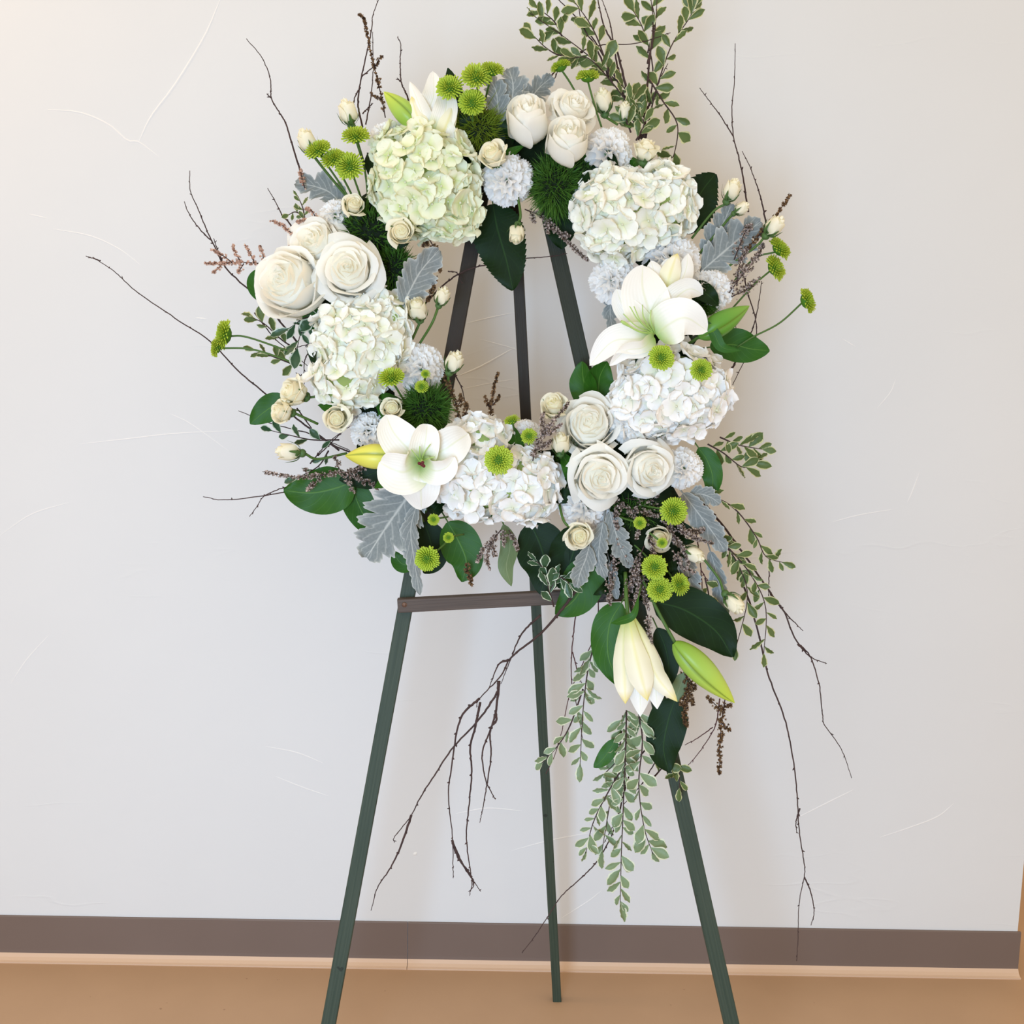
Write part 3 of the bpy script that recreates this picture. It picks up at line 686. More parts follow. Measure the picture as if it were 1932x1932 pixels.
# ================================================================== spray roses
G2='small cream spray roses in the wreath'
def sr(px,py,r,kind,d,label,stem=None,off=.11,stretch=1.0,sep=True): rose(px,py,r,kind,d,label,'spray_rose','spray rose',G2,off=off,seed=px,spin=py*.1,stem=stem,stretch=stretch,sep=sep)
sr(657,214,26,'bud',(-.2,.9,.45),'cream rosebud standing highest at upper left, above a green button flower',[(672,260,.08),(690,320,.05)])
sr(580,268,26,'bud',(-.35,.85,.45),'cream rosebud at the far upper left beside the row of green button flowers',[(620,330,.08),(670,390,.05)])
sr(667,388,24,'spray',(.3,.4,.9),'small cream rose above dark needle greenery on the left',None)
sr(757,438,28,'spray',(0,.1,1),'small cream rose at the lower left edge of the green tinged hydrangea',None,.13)
sr(930,292,30,'spray',(-.3,.4,.8),'cream rose resting on the top carnation',None,.13)
sr(975,440,23,'bud',(-.1,-.85,.6),'small white rosebud hanging head down below the top carnation',[(982,405,.10),(975,360,.08)],.10)
sr(1218,282,27,'spray',(.1,.9,.45),'cream rose above the upper right hydrangea, facing up',[(1218,330,.07)],.10)
sr(1138,192,26,'bud',(-.2,.8,.5),'cream rosebud among the variegated sprigs at the top',[(1165,235,.06)],.06)
sr(1178,212,20,'bud',(.1,.9,.4),'smaller cream rosebud right of its twin among the variegated sprigs at the top',[(1190,240,.06)],.055)
sr(1380,360,24,'bud',(.3,.85,.45),'cream rosebud standing at the upper right above the silver leaves',[(1345,400,.06),(1305,450,.05)],.08)
sr(1398,394,17,'bud',(.75,.5,.4),'tight greenish rosebud just below another bud at the upper right',[(1360,430,.06),(1310,490,.05)],.085)
sr(1460,428,24,'bud',(.6,.75,.4),'cream rosebud at the far right above the two green button flowers',[(1420,470,.07),(1335,530,.05)],.09)
sr(788,585,27,'bud',(-.1,.7,.7),'cream rosebud at the right edge of the left hydrangea',[(778,640,.07)],.10)
sr(834,560,21,'bud',(.35,.85,.4),'small cream rosebud inside the ring beside the left easel leg, on a long stem',[(815,610,.09),(792,648,.06)],.10)
sr(856,684,25,'bud',(.4,.85,.4),'cream rosebud in front of the left easel leg inside the ring',[(846,735,.06)],.09)
sr(553,740,32,'spray',(-.65,.3,.7),'cream rose at the far left edge, upper of a pair below the left hydrangea',[(620,745,.06)],.09)
sr(530,777,26,'spray',(-.75,.1,.65),'yellowish cream rose at the far left edge, lower of the pair on a green leaf',[(600,800,.06)],.095)
sr(546,853,26,'bud',(-.95,.1,.3),'cream rosebud pointing left at the lower left, on a long green stem',[(600,866,.06),(655,855,.05)],.08)
sr(636,789,28,'spray',(0,-.1,1),'greenish cream rose directly below the left hydrangea',None,.11)
sr(740,771,23,'spray',(0,.2,1),'small cream rose above the upper left petal of the lower left lily',None,.11)
sr(1046,766,30,'spray',(-.3,.6,.7),'cream rose at the inner lower right, left of the uppermost large rose there',None,.09)
sr(1058,838,25,'bud',(0,.85,.55),'small cream rose below its neighbour and left of the large lower right roses',[(1065,880,.05)],.11)
sr(1092,1010,29,'spray',(.1,-.1,1),'open cream rose below the bottom carnation with a hooked green stem',[(1065,985,.10),(1055,950,.08)],.12)
sr(1243,1015,27,'spray',(0,-.1,1),'cream rose in the lower right cluster behind a green flower bud',None,.08)
sr(1308,1045,23,'bud',(.8,-.4,.5),'yellowish rosebud pointing right in the lower right cluster',[(1270,1025,.06)],.09)
sr(1384,1137,25,'bud',(.6,-.6,.5),'white rosebud at the lower right end of a long stem among trailing twigs',[(1355,1090,.07),(1320,1045,.06)],.09)
# ================================================================== button chrysanthemums
for a in ((600,284,24,(-.3,.75,.55),'green button flower leftmost in the upper left row of three',[(650,360,.08),(690,430,.05)]),
 (628,301,23,(-.35,.7,.6),'green button flower in the middle of the upper left row of three',[(660,360,.08),(692,430,.05)]),
 (660,314,27,(-.1,.45,.9),'green button flower at the right end of the upper left row of three',[(680,370,.08),(700,430,.05)]),
 (671,258,25,(-.05,.8,.5),'green button flower above the upper left row, under a rosebud',[(688,320,.08),(695,380,.05)]),
 (849,166,25,(-.1,.5,.85),'green button flower leftmost of the four at the top',[(862,220,.07)]),
 (928,133,22,(.1,.85,.4),'green button flower furthest back of the four at the top, by the silver leaves',[(915,190,.07)]),
 (899,146,28,(0,.6,.75),'largest green button flower of the four at the top',[(905,210,.07)]),
 (891,194,25,(0,.3,.95),'lowest green button flower of the four at the top',[(893,250,.08)]),
 (1058,127,18,(-.35,.9,.05),'green button flower seen from the side at the top, left of two',[(1078,160,.06),(1105,210,.05)]),
 (1109,146,21,(-.05,.97,.2),'green button flower seen from the side at the top, right of two',[(1122,200,.07),(1135,240,.06)]),
 (409,656,17,(-.9,.1,.3),'green button flower at the far left, lower of the overlapping pair',[(480,660,.07),(570,690,.05)]),
 (425,632,27,(-.93,.2,.35),'green button flower at the far left, upper of the overlapping pair',[(470,637,.07),(565,670,.05)]),
 (1470,470,23,(.6,.6,.35),'green button flower at the far right under the rosebud, upper of two',[(1420,490,.06),(1370,550,.05)]),
 (1461,506,24,(.7,.45,.45),'green button flower at the far right, lower of two with a thick stem',[(1420,540,.07),(1370,595,.05)]),
 (1521,568,23,(.82,.35,.3),'green button flower furthest right of all on a long curved stem',[(1470,610,.06),(1420,636,.05),(1390,655,.04)]),
 (1248,675,23,(0,.15,1),'green button flower left of the pair set in the big white hydrangea',None),
 (1323,698,20,(.1,.05,1),'green button flower right of the pair set in the big white hydrangea',None),
 (739,714,24,(-.15,.8,.5),'green button flower with ragged petals at the lower left of the left carnation',[(765,760,.08),(800,815,.06)]),
 (796,730,13,(0,.5,.8),'small round green button flower over the inner left greenery',[(810,770,.08),(825,810,.06)]),
 (803,706,9,(0,.5,.8),'tiny green bud highest on the inner left greenery, on the white carnation',[(800,722,.10)]),
 (941,868,26,(0,.1,1),'green button flower in the bottom hydrangea',None),
 (806,1054,23,(-.2,-.1,1),'green button flower hanging beside the silver leaf at lower left',[(835,1030,.10),(855,1010,.07)]),
 (818,980,11,(0,0,1),'small green bud between lower left lily and bottom hydrangea',[(845,975,.08)]),
 (846,1014,10,(.1,0,1),'tiny yellow-green bud on the broad leaf under the bottom hydrangea',[(875,1008,.08)]),
 (1271,964,25,(.2,.1,1),'green button flower highest in the lower right cluster',[(1220,955,.08),(1160,945,.06)]),
 (1207,987,12,(0,.1,1),'small green bud in the lower right cluster left of the highest button flower',[(1170,975,.08),(1140,955,.06)]),
 (1235,1070,23,(-.1,.35,.9),'green button flower in the middle of the lower right cluster',[(1215,1045,.08),(1170,1005,.06)]),
 (1282,1103,20,(.5,.3,.7),'green button flower behind another at the bottom of the lower right cluster',[(1258,1075,.06)]),
 (1245,1112,23,(-.1,.2,1),'lowest green button flower of the lower right cluster, above a dark leaf',[(1205,1070,.07),(1180,1030,.06)]),
 (998,823,15,(.05,.3,.9),'small green button flower at the inner bottom beside the small carnation',[(998,850,.08)]),
 (966,794,15,(-.3,.9,.2),'small green button flower seen from the side at the inner bottom',[(972,820,.07)]),
 (1249,1024,10,(0,-.1,1),'striped green bud in front of the cream rose in the lower right cluster',[(1225,1005,.12)])):
    o_=.12
    if a[0] in (941,1248,1323): o_=.175
    if a[0] in (1470,1461,1521,409,425,1058,1109): o_=.075
    if a[0] in (803,796,739): o_=.135
    if a[0]==1249: o_=.125
    mum(*a,off=o_,bud=a[2]<16)
# ================================================================== fluffy greens
fluff(905,245,52,46,'lit','yellow-green fluffy dianthus below the four top button flowers',off=.065)
fluff(1048,352,52,58,'dark','dark green fluffy dianthus ball under the lowest top rose',off=.075)
fluff(1100,325,28,34,'dark','smaller dark green fluffy dianthus between the lowest top rose and the upper right hydrangea',off=.06)
fluff(700,440,66,62,'needle','dark green needle tuft right of the topmost left rose',off=.055)
fluff(742,508,42,52,'needle','dark green needle tuft between left roses and a silver leaf',off=.05)
fluff(803,772,50,50,'dark','dark green fluffy dianthus at the inner lower left, above the lily',off=.07)
fluff(1325,572,32,28,'dark','small dark green fluffy dianthus right of the big open lily',off=.07)
fluff(1075,880,34,60,'dark','dark green fluffy dianthus between the bottom hydrangea and the lower right roses',off=.05)
fluff(1200,965,52,36,'dark','dark green fluffy dianthus below the lower right roses',off=.055)
# ================================================================== lilies
def lily(label, centre, petals, off=.12, stamens=(), pist=None, mt='lily', stem=None, name='lily'):
    p=P(*centre,off); t=thing(name,label,'lily','white lilies in the wreath',loc=p); k=pxs(p)
    for q in petals:
        pts,W=q[0],q[1]; o=q[2] if len(q)>2 else {}
        w3=[P(a,b,off+c) for a,b,c in pts]; m=MB()
        pr=o.get('prof',lambda u:(max(u,1e-6)**.55)*(max(0,1-u)**.7)/.428+.2*(1-u)**3)
        blade(m,w3,W*k,pr,TOC(p),o.get('cup',.3),o.get('rip',.02),22,12,o.get('roll',0),0,5,o.get('curl',0),ph=pts[-1][0]); m.build('petal',M[o.get('mt',mt)],t)
    for pts in stamens:
        w3=[P(a,b,off+c) for a,b,c in pts]; f=stem_world('filament',w3,.0011,M['pistil'],t,5,.0008)
    if pist:
        w3=[P(a,b,off+c) for a,b,c in pist]; m=MB(); q=spline(w3,12); m.tube(q,[.0016]*10+[.0024,.0032,.0022],6); m.build('pistil',M['pistil'],t)
    if stem: stem_world('stem',[P(*s) for s in stem],.0035,M['stem'],t)
    return t
t=lily('big open white lily facing left on the right side of the ring',(1235,628),[
  ([(1240,630,-.005),(1250,595,.0),(1275,562,.006),(1302,545,.004),(1326,556,-.008)],56,{'cup':.3,'roll':.15}),
  ([(1235,628,0),(1222,580,.0),(1212,540,-.005),(1213,500,-.02)],92,{'cup':.28}),
  ([(1238,632,.005),(1262,612,.02),(1295,600,.03),(1335,625,.015)],82,{'cup':.2,'roll':-.15}),
  ([(1232,634,.004),(1200,640,.022),(1155,645,.03),(1112,690,.01)],62,{'cup':.3,'roll':.2}),
  ([(1234,636,.006),(1212,656,.03),(1180,662,.035),(1150,690,.03)],36,{'cup':.3,'roll':-.4}),
  ([(1230,625,-.004),(1200,600,-.006),(1175,575,-.012),(1163,545,-.022)],50,{'cup':.3})],
  off=.135,stamens=[[(1234,630,.004),(1205,605,.03),(1188,578,.035)],[(1234,630,.004),(1210,608,.03),(1196,578,.03)],[(1234,630,.004),(1215,600,.03),(1212,575,.025)],[(1234,630,.004),(1200,615,.035),(1176,592,.035)],[(1236,630,.004),(1228,605,.028),(1228,585,.025)]],
  pist=[(1234,630,.004),(1205,625,.03),(1172,606,.045)])
lily('half-open white lily standing behind the big open one',(1255,545),[
  ([(1250,560,0),(1238,530,.004),(1232,505,.0),(1228,492,-.004)],34,{'cup':-.3}),
  ([(1255,560,.002),(1262,525,.012),(1270,500,.010),(1278,478,.002)],42,{'cup':-.45,'mt':'lily_outer'}),
  ([(1262,560,0),(1285,530,.004),(1295,505,.0),(1298,478,-.008)],36,{'cup':-.3}),
  ([(1256,560,-.006),(1262,520,-.01),(1262,500,-.012),(1258,488,-.016)],44,{'cup':.2})],off=.118)
t=lily('open white lily with green throat at the lower left of the ring',(793,868),[
  ([(795,868,-.01),(768,845,.004),(742,815,.0),(728,782,-.015)],76,{'cup':.35}),
  ([(798,866,-.012),(835,850,.006),(862,832,.004),(884,818,-.012)],74,{'cup':.3}),
  ([(794,880,-.008),(790,905,.012),(794,930,.008),(795,962,-.01)],82,{'cup':.15}),
  ([(792,872,-.01),(765,890,.016),(740,885,.020),(716,872,.006)],84,{'cup':.5,'roll':-.2}),
  ([(797,874,-.008),(820,888,.016),(842,882,.02),(858,862,.018)],52,{'cup':.5,'roll':.3}),
  ([(796,866,-.01),(800,845,.014),(804,822,.016),(806,800,.006)],60,{'cup':.55})],
  off=.145,stamens=[[(794,872,0),(785,860,.02),(776,848,.03)],[(794,872,0),(800,855,.02),(812,838,.03)],[(794,872,0),(806,866,.02),(820,862,.03)],[(794,872,0),(792,856,.02),(792,842,.03)]],
  pist=[(794,872,0),(796,868,.02),(796,876,.035)])
m=MB(); 
for dx,dy in ((0,0),(-7,-4),(5,3),(2,-6)): m.ball(P(796+dx*.7,877+dy*.7,.182),(.0028,.0028,.0028),5,6)
m.build('anthers',M['anther'],t)
lily('white lily seen from the side at the top, petals pointing up',(815,255),[
  ([(812,262,-.004),(805,220,.0),(818,180,-.004),(817,134,-.02)],50,{'cup':.3}),
  ([(808,262,.004),(800,225,.016),(790,195,.014),(773,153,.0)],36,{'cup':-.35}),
  ([(806,262,.008),(795,235,.02),(785,212,.018),(776,182,.01)],32,{'cup':-.4,'mt':'lily_outer'}),
  ([(820,262,.004),(835,225,.012),(842,195,.008),(836,160,-.004)],48,{'cup':.3}),
  ([(826,262,.008),(840,240,.016),(850,215,.014),(856,190,.004)],34,{'cup':-.4,'mt':'lily_outer'}),
  ([(830,235,.01),(846,240,.016),(855,260,.01),(862,275,.0)],22,{'cup':-.3})],off=.10)
tr=lambda u: .30+.62*min(1,u*1.9)-(.0 if u<.72 else ((u-.72)/.28)**1.6*.90)
lily('closed white lily trumpet hanging straight down at the lower right',(1188,1170),[
  ([(1186,1168,-.014),(1196,1220,-.012),(1206,1280,-.012),(1208,1352,-.004)],62,{'cup':-.35,'prof':tr}),
  ([(1192,1168,-.012),(1216,1220,-.010),(1234,1280,-.008),(1240,1338,.0)],52,{'cup':-.3,'prof':tr}),
  ([(1180,1170,-.006),(1176,1220,.0),(1178,1275,.0),(1180,1328,.008)],50,{'cup':-.6,'prof':tr,'mt':'lily_outer'}),
  ([(1194,1168,-.004),(1218,1220,.004),(1238,1275,.004),(1278,1324,.016)],44,{'cup':-.6,'prof':tr,'mt':'lily_outer'}),
  ([(1187,1168,.006),(1196,1220,.016),(1208,1270,.018),(1222,1322,.014)],58,{'cup':-.55,'prof':tr,'mt':'lily_outer'})],
  off=.105,stem=[(1186,1172,.105),(1182,1130,.10),(1180,1080,.08)])
def bud(a,b,w,mt,label,off=.1,stem=None,o2=0):
    p0=P(*a,off); p1=P(*b,off+o2); d=(p1-p0); L=d.length; k=pxs(p0); mtx=frame(p0,d,1,0)
    t=thing('lily_bud',label,'lily bud','lily buds in the wreath',mat=mtx); R=w*k/2; m=MB(); fi=(PI if b[0]>a[0] else 0)+.3
    def fn(u,v):
        r=R*(math.sin(PI*min(1,(u**.78)*.96+.04))**.8 if u<.995 else .02); r*=1-.13*(1-abs(math.sin(v*3*PI)))**3
        return (r*math.cos(v*2*PI+fi),r*math.sin(v*2*PI+fi),u*L)
    m.grid(fn,22,36); m.build('bud_body',M[mt],t,world=False)
    if stem: stem_world('stem',[mtx@Vector((0,0,.004))]+[P(*s) for s in stem],.0028,M['stem'],t)
    return t
bud((792,240),(724,173),42,'bud_green','pale green lily bud pointing up left at the top, beside the side-on lily',.10,[(815,270,.07)])
bud((1318,636),(1414,577),46,'bud_dark','dark green lily bud pointing right beside the big open lily',.11,[(1290,655,.07)])
bud((745,862),(651,860),48,'bud_yellow','yellow lily bud pointing left beside the lower left lily',.125,[(780,870,.09)])
bud((1272,1212),(1386,1326),54,'bud_green','long green lily bud hanging at the lower right, right of the closed lily',.105,[(1245,1160,.10),(1215,1100,.08),(1190,1060,.06)])
# narrow lily leaves by the dark bud
for pts,W,l in (([(1318,595),(1345,625),(1362,655),(1400,662)],22,'narrow curved lily leaf crossing the dark green lily bud'),
                ([(1205,1125,.03),(1195,1160,.04),(1170,1172,.03),(1152,1176,.02)],16,'narrow curled leaf at the base of the closed hanging lily')):
    leaf('lily_leaf',pts,W,l,prof=lance,off=.125 if W==22 else .09,group='narrow lily leaves')
# ================================================================== broad leaves
for pts,W,l,kw in (
 ([(930,385),(938,430),(955,490),(968,548)],104,'long serrated dark green leaf hanging inside the top of the ring',dict(mt='leaf_dark',off=.035,prof=serr(ovate,22,.09),roll=.15,nu=132)),
 ([(1290,440),(1305,400),(1325,360),(1350,328)],88,'serrated dark green leaf right of the upper right hydrangea',dict(mt='leaf_dark',off=.03,prof=serr(ovate,14,.14),nu=98)),
 ([(1052,395),(1058,430),(1060,470)],62,'small dark leaf lying over the top of the right easel leg',dict(mt='leaf_dark',off=.03)),
 ([(1100,770),(1106,740),(1100,712),(1098,682)],62,'broad green leaf at the inner right in front of the easel leg, left of two',dict(off=.045,cup=.3,roll=-.5)),
 ([(1118,775),(1128,740),(1132,710),(1146,682)],66,'broad green leaf at the inner right in front of the easel leg, right of two',dict(off=.05,cup=.25,roll=.3)),
 ([(1340,655),(1380,650),(1415,658),(1452,662)],64,'broad green leaf at the far right below the dark lily bud',dict(off=.04,cup=.1)),
 ([(668,908),(630,922),(585,930),(535,925)],92,'large rounded green leaf at the lower left edge of the wreath',dict(off=.045,rip=.05)),
 ([(665,905),(672,940),(690,980),(706,1012)],62,'green leaf behind the large silver leaf at lower left',dict(mt='leaf',off=.035)),
 ([(845,985),(865,1020),(880,1060),(872,1098)],78,'bright green leaf hanging under the bottom hydrangea, beside a green button flower',dict(off=.05)),
 ([(800,985),(812,1020),(815,1055),(800,1082)],66,'dark green leaf behind the hanging green button flower at lower left',dict(mt='leaf_dark',off=.04)),
 ([(950,990),(962,1030),(955,1070),(965,1106)],40,'greyish green curled leaf hanging under the bottom hydrangea',dict(mt='leaf_pale',off=.045,roll=.5)),
 ([(1000,985),(1020,1030),(1030,1075),(1020,1122)],100,'very large dark green leaf at the bottom centre of the wreath',dict(mt='leaf_dark',off=.045)),
 ([(1085,990),(1085,1030),(1070,1075),(1055,1110)],92,'very large dark green leaf at the bottom, right of its twin under the cream rose',dict(mt='leaf_dark',off=.05)),
 ([(1128,1062),(1105,1090),(1085,1130),(1048,1160)],84,'rounded green leaf in front of the rear easel leg at the crossbar',dict(off=.055)),
 ([(1172,1138),(1150,1180),(1148,1240),(1172,1296)],66,'dark glossy leaf left of the closed hanging lily',dict(mt='leaf',off=.075,rip=.05)),
 ([(1232,1135),(1290,1150),(1350,1190),(1382,1240)],96,'large dark glossy leaf behind the long hanging lily bud',dict(mt='leaf_dark',off=.075,rip=.06)),
 ([(1240,1185),(1255,1220),(1262,1260),(1258,1300)],46,'dark narrow leaf between the closed lily and the long bud',dict(mt='leaf_dark',off=.06)),
 ([(1275,1318),(1262,1355),(1252,1410),(1262,1458)],76,'dark glossy leaf hanging over the right easel leg',dict(mt='leaf_dark',off=.06,rip=.06)),
 ([(545,770),(520,765),(495,780),(472,800)],52,'olive green leaf behind the pair of cream roses at the far left',dict(off=.05,mt='leaf')),
 ([(500,570),(484,545),(482,525),(496,505)],32,'small green leaf at the left edge of the biggest rose',dict(off=.06)),
 ([(640,600),(620,600),(590,605),(552,585)],46,'green leaf under the biggest left rose',dict(off=.05,mt='leaf')),
 ([(1318,845),(1335,870),(1345,905),(1338,945)],44,'green wavy leaf right of the pinkish white carnation',dict(off=.05,rip=.08)),
 ([(872,290),(868,240),(858,180),(845,128)],44,'tall dark leaf behind the four top button flowers',dict(mt='leaf_dark',off=.05)),
 ([(1162,1395),(1150,1415),(1135,1435),(1120,1448)],30,'bright green leaf among the hanging variegated sprigs',dict(off=.04)),
 ([(1290,1270),(1285,1290),(1278,1310),(1274,1325)],34,'pale yellow-green leaf beside the tip of the closed lily',dict(off=.06,mt='leaf_pale')),
 ([(735,880),(700,895),(680,900),(640,905)],54,'dark leaf under the yellow lily bud',dict(off=.05,mt='leaf_dark')),
 ([(780,1065),(762,1065),(750,1055),(745,1040)],34,'small green leaf beside the top of the left easel leg',dict(off=.03)),
 ([(1000,900),(1040,890),(1075,880)],40,'dark leaf between the bottom hydrangea and the small cream rosebud',dict(off=.05,mt='leaf_dark')),
): leaf('broad_leaf',pts,W,l,**kw)
# ================================================================== dusty miller
for pts,W,l,kw in (
 ([(760,575),(775,545),(795,510),(828,472)],82,'silver grey lobed leaf inside the ring at the upper left, over the greenery',dict(off=.10,k=3,a=.4,roll=.3)),
 ([(648,392),(625,365),(595,352),(558,345)],66,'silver leaf at the far upper left behind the white carnation',dict(off=.06,roll=.3,k=3)),
 ([(945,250),(940,205),(935,170),(918,140)],52,'grey silver leaf at the top, left of the group behind the tall rose',dict(off=.07,k=4,a=.45)),
 ([(960,235),(965,195),(968,160),(960,130)],70,'grey silver leaf at the top, broadest of the group behind the tall rose',dict(off=.06,k=4,a=.5)),
 ([(990,225),(1000,190),(1018,165),(1042,145)],56,'grey silver leaf at the top, right of the group behind the tall rose',dict(off=.05,k=4,a=.5,roll=.3)),
 ([(1330,490),(1345,455),(1365,420),(1380,385)],58,'silver leaf at the upper right, behind the stems of the rosebuds',dict(off=.05,k=4,a=.5)),
 ([(1325,510),(1360,480),(1395,450),(1435,418)],92,'large silver leaf at the upper right, below the rosebuds',dict(off=.06,k=4,a=.55)),
 ([(1160,550),(1152,575),(1152,600),(1158,630)],34,'small silver leaf inside the ring left of the big open lily',dict(off=.05,k=3)),
 ([(788,912),(760,950),(725,1000),(692,1052)],128,'large silver lobed leaf at the lower left below the open lily',dict(off=.085,k=6,a=.5,cup=.1)),
 ([(785,955),(775,1000),(782,1060),(792,1122)],50,'long curled silver leaf hanging in front of the left easel leg',dict(off=.095,k=5,a=.3,roll=.7)),
 ([(1150,965),(1160,1000),(1172,1035),(1190,1070)],50,'lavender silver leaf below the bottom carnation, right of the group',dict(off=.085,k=4,a=.45,roll=-.2)),
 ([(1138,985),(1132,1020),(1130,1055),(1142,1090)],44,'lavender silver leaf below the bottom carnation, middle of the group',dict(off=.09,k=4,a=.45,roll=.4)),
 ([(1112,1030),(1105,1055),(1095,1080),(1088,1108)],48,'pale silver leaf tip below the open cream rose',dict(off=.095,k=2,a=.35,roll=-.3)),
 ([(1150,1060),(1156,1085),(1160,1110),(1164,1130)],24,'narrow pale silver leaf above the dark glossy leaf',dict(off=.07,k=3,a=.3)),
 ([(1288,930),(1315,965),(1345,1005),(1368,1040)],56,'long grey leaf sloping down right in the lower right cluster',dict(off=.07,k=4,a=.3,roll=.3)),
 ([(1300,935),(1320,932),(1340,938),(1358,950)],40,'short grey leaf right of the highest lower right button flower',dict(off=.065,k=3,a=.4)),
 ([(1290,1050),(1298,1080),(1305,1115),(1312,1150)],48,'grey brown leaf hanging right of the lowest button flowers',dict(off=.06,k=4,a=.35)),
 ([(1340,1040),(1352,1080),(1360,1120),(1372,1168)],40,'long grey leaf hanging behind the lowest rosebud',dict(off=.055,k=4,a=.4,roll=.4)),
): dusty(pts,W,l,**kw)
# ================================================================== variegated sprigs
B=-.02
sprig([[(1205,265),(1195,190),(1150,140),(1085,85),(1000,25)],[(1100,98),(1060,105),(1030,90),(1000,60)],[(1060,68),(1045,40),(1015,15)]],[13,6,6],27,'variegated sprig leaning far left at the top of the wreath',off=.03)
sprig([[(1208,262),(1190,205),(1150,150),(1110,110),(1075,110)],[(1155,155),(1130,80),(1110,40),(1085,5)]],[13,9],28,'bushy variegated sprig above the top right rosebuds',off=.04)
sprig([[(1218,262),(1235,180),(1265,90),(1300,35),(1312,12)]],[14],28,'tall variegated sprig rising right of the top rosebuds',off=.03)
sprig([[(1214,250),(1232,140),(1215,60),(1195,20)],[(1222,100),(1235,40),(1228,0)]],[9,5],28,'variegated sprig rising straight up between the dark twigs at the top',off=.02)
sprig([[(1225,150),(1250,190),(1278,235),(1272,290),(1262,300)]],[9],27,'variegated sprig arching down at the upper right above the hydrangea',off=.035)
sprig([[(1190,250),(1180,215),(1195,190)],[(1200,265),(1215,235),(1205,215)]],[7,7],28,'short leafy variegated cluster at the base of the top twigs',off=.055,mt='var')
sprig([[(1335,838),(1365,855),(1402,882),(1425,868)],[(1358,825),(1395,840),(1440,848)]],[8,7],27,'variegated sprig at the right below the big white hydrangea',off=.04)
sprig([[(1312,925),(1380,955),(1425,1010),(1445,1050),(1480,1062)]],[11],22,'variegated sprig arching out over the lower right, uppermost',off=.05)
sprig([[(1340,1005),(1380,1040),(1420,1090),(1445,1150),(1440,1245)]],[15],26,'variegated sprig trailing down right through the birch twigs',off=.045)
sprig([[(1350,990),(1370,1030),(1395,1070),(1410,1130),(1385,1235)]],[13],24,'variegated sprig trailing just left of its neighbour at the lower right',off=.04)
sprig([[(560,660),(530,640),(500,612),(478,600)],[(560,690),(520,675),(480,660)]],[6,6],23,'variegated sprig poking out left below the biggest rose',off=.04)
sprig([[(640,600),(600,600),(570,625),(560,660)],[(600,600),(575,600),(545,620)]],[5,4],30,'variegated leaves directly beneath the biggest rose',off=.05,mt='var_dark')
sprig([[(640,830),(590,830),(550,822),(510,812)],[(620,850),(600,880),(560,902)]],[5,4],24,'sparse green sprig at the lower left between the cream roses',off=.03,mt='var_dark')
sprig([[(1182,1340),(1180,1420),(1176,1520),(1172,1620),(1170,1712)]],[27],27,'longest variegated sprig hanging below the closed lily, the central one',off=.05,mt='var_pale',spread=.9,start=0)
sprig([[(1125,1205),(1110,1260),(1100,1340),(1094,1450)]],[17],27,'variegated sprig hanging at the left of the trailing group, near the rear leg',off=.04,mt='var_pale')
sprig([[(1205,1345),(1212,1400),(1205,1480),(1215,1560),(1232,1612)]],[18],28,'variegated sprig hanging right of the central one',off=.055,mt='var_pale',start=0)
sprig([[(1180,1440),(1150,1490),(1120,1550),(1105,1610)]],[14],24,'variegated sprig drooping left of the central one',off=.045,mt='var_pale')
sprig([[(1175,1350),(1168,1420),(1150,1520),(1135,1610)],[(1190,1400),(1160,1440),(1140,1460)]],[14,6],27,'variegated sprig hanging just behind the central one',off=.035,mt='var_pale',start=0)
sprig([[(1100,1300),(1075,1370),(1050,1410),(1022,1440)]],[8],24,'variegated sprig tip crossing the rear easel leg',off=.035,mt='var_pale',start=0)
sprig([[(1235,1465),(1260,1440),(1280,1450),(1282,1490)]],[6],25,'short variegated tip on the right easel leg below the dark leaf',off=.035,mt='var')
sprig([[(1045,1145),(1035,1110),(1030,1080),(1012,1058)],[(1036,1115),(1055,1090),(1075,1100)]],[6,5],29,'dark cream-edged sprig over the large dark leaf by the crossbar',off=.085,mt='var_dark')
sprig([[(575,420),(572,395),(562,370)],[(575,410),(558,400),(545,405)]],[4,3],14,'tiny green sprig at the upper left above the topmost left rose',off=.05)
# ================================================================== birch branches
T=lambda lines,l,**k: branch(lines,l,**k)
T([[(572,340),(555,285),(540,235),(527,212),(512,185),(510,150),(495,110),(465,73)],[(512,185),(503,177)]],'bare birch branch curving up left from the upper left roses')
T([[(684,240),(676,200),(679,160),(692,100),(702,50),(703,30),(718,-10)],[(690,235),(700,180),(704,130),(703,60)],[(682,145),(700,130),(716,120)],[(676,170),(668,190),(670,225)],[(684,215),(695,203),(704,195)]],'forked birch branch rising at the top left beside brown heather')
T([[(772,200),(768,180),(757,155),(755,120),(756,85),(750,70)],[(757,155),(749,147)]],'short birch twig left of the side-on lily')
T([[(560,645),(500,575),(430,510),(405,465),(388,430),(372,390),(359,360),(358,322)],[(400,455),(375,430),(355,400),(348,380)],[(425,505),(410,470),(403,450)],[(480,590),(520,640),(580,690)]],'forked birch branch sweeping up left past the pink heather')
T([[(562,445),(545,420),(532,405),(522,385),(505,355)]],'short thick birch twig above the topmost left rose')
T([[(640,850),(560,790),(510,750),(450,700),(395,643),(330,600),(255,548),(215,512),(175,485)],[(190,492),(162,483)]],'long birch branch reaching furthest left')
T([[(700,865),(640,845),(590,820),(515,800),(450,775)],[(600,860),(640,820),(655,800)],[(585,875),(620,835),(680,790)],[(560,770),(600,820),(660,850)]],'tangled birch twigs at the lower left among the cream roses')
T([[(660,900),(600,915),(530,930),(430,943),(383,937)],[(590,920),(540,920),(500,935),(485,955),(471,975)]],'forked birch branch pointing left below the lower left rosebud')
T([[(612,625),(590,655),(575,680),(574,725)],[(574,712),(558,703)],[(690,610),(610,640),(560,655),(520,660)]],'crooked twig left of the left hydrangea')
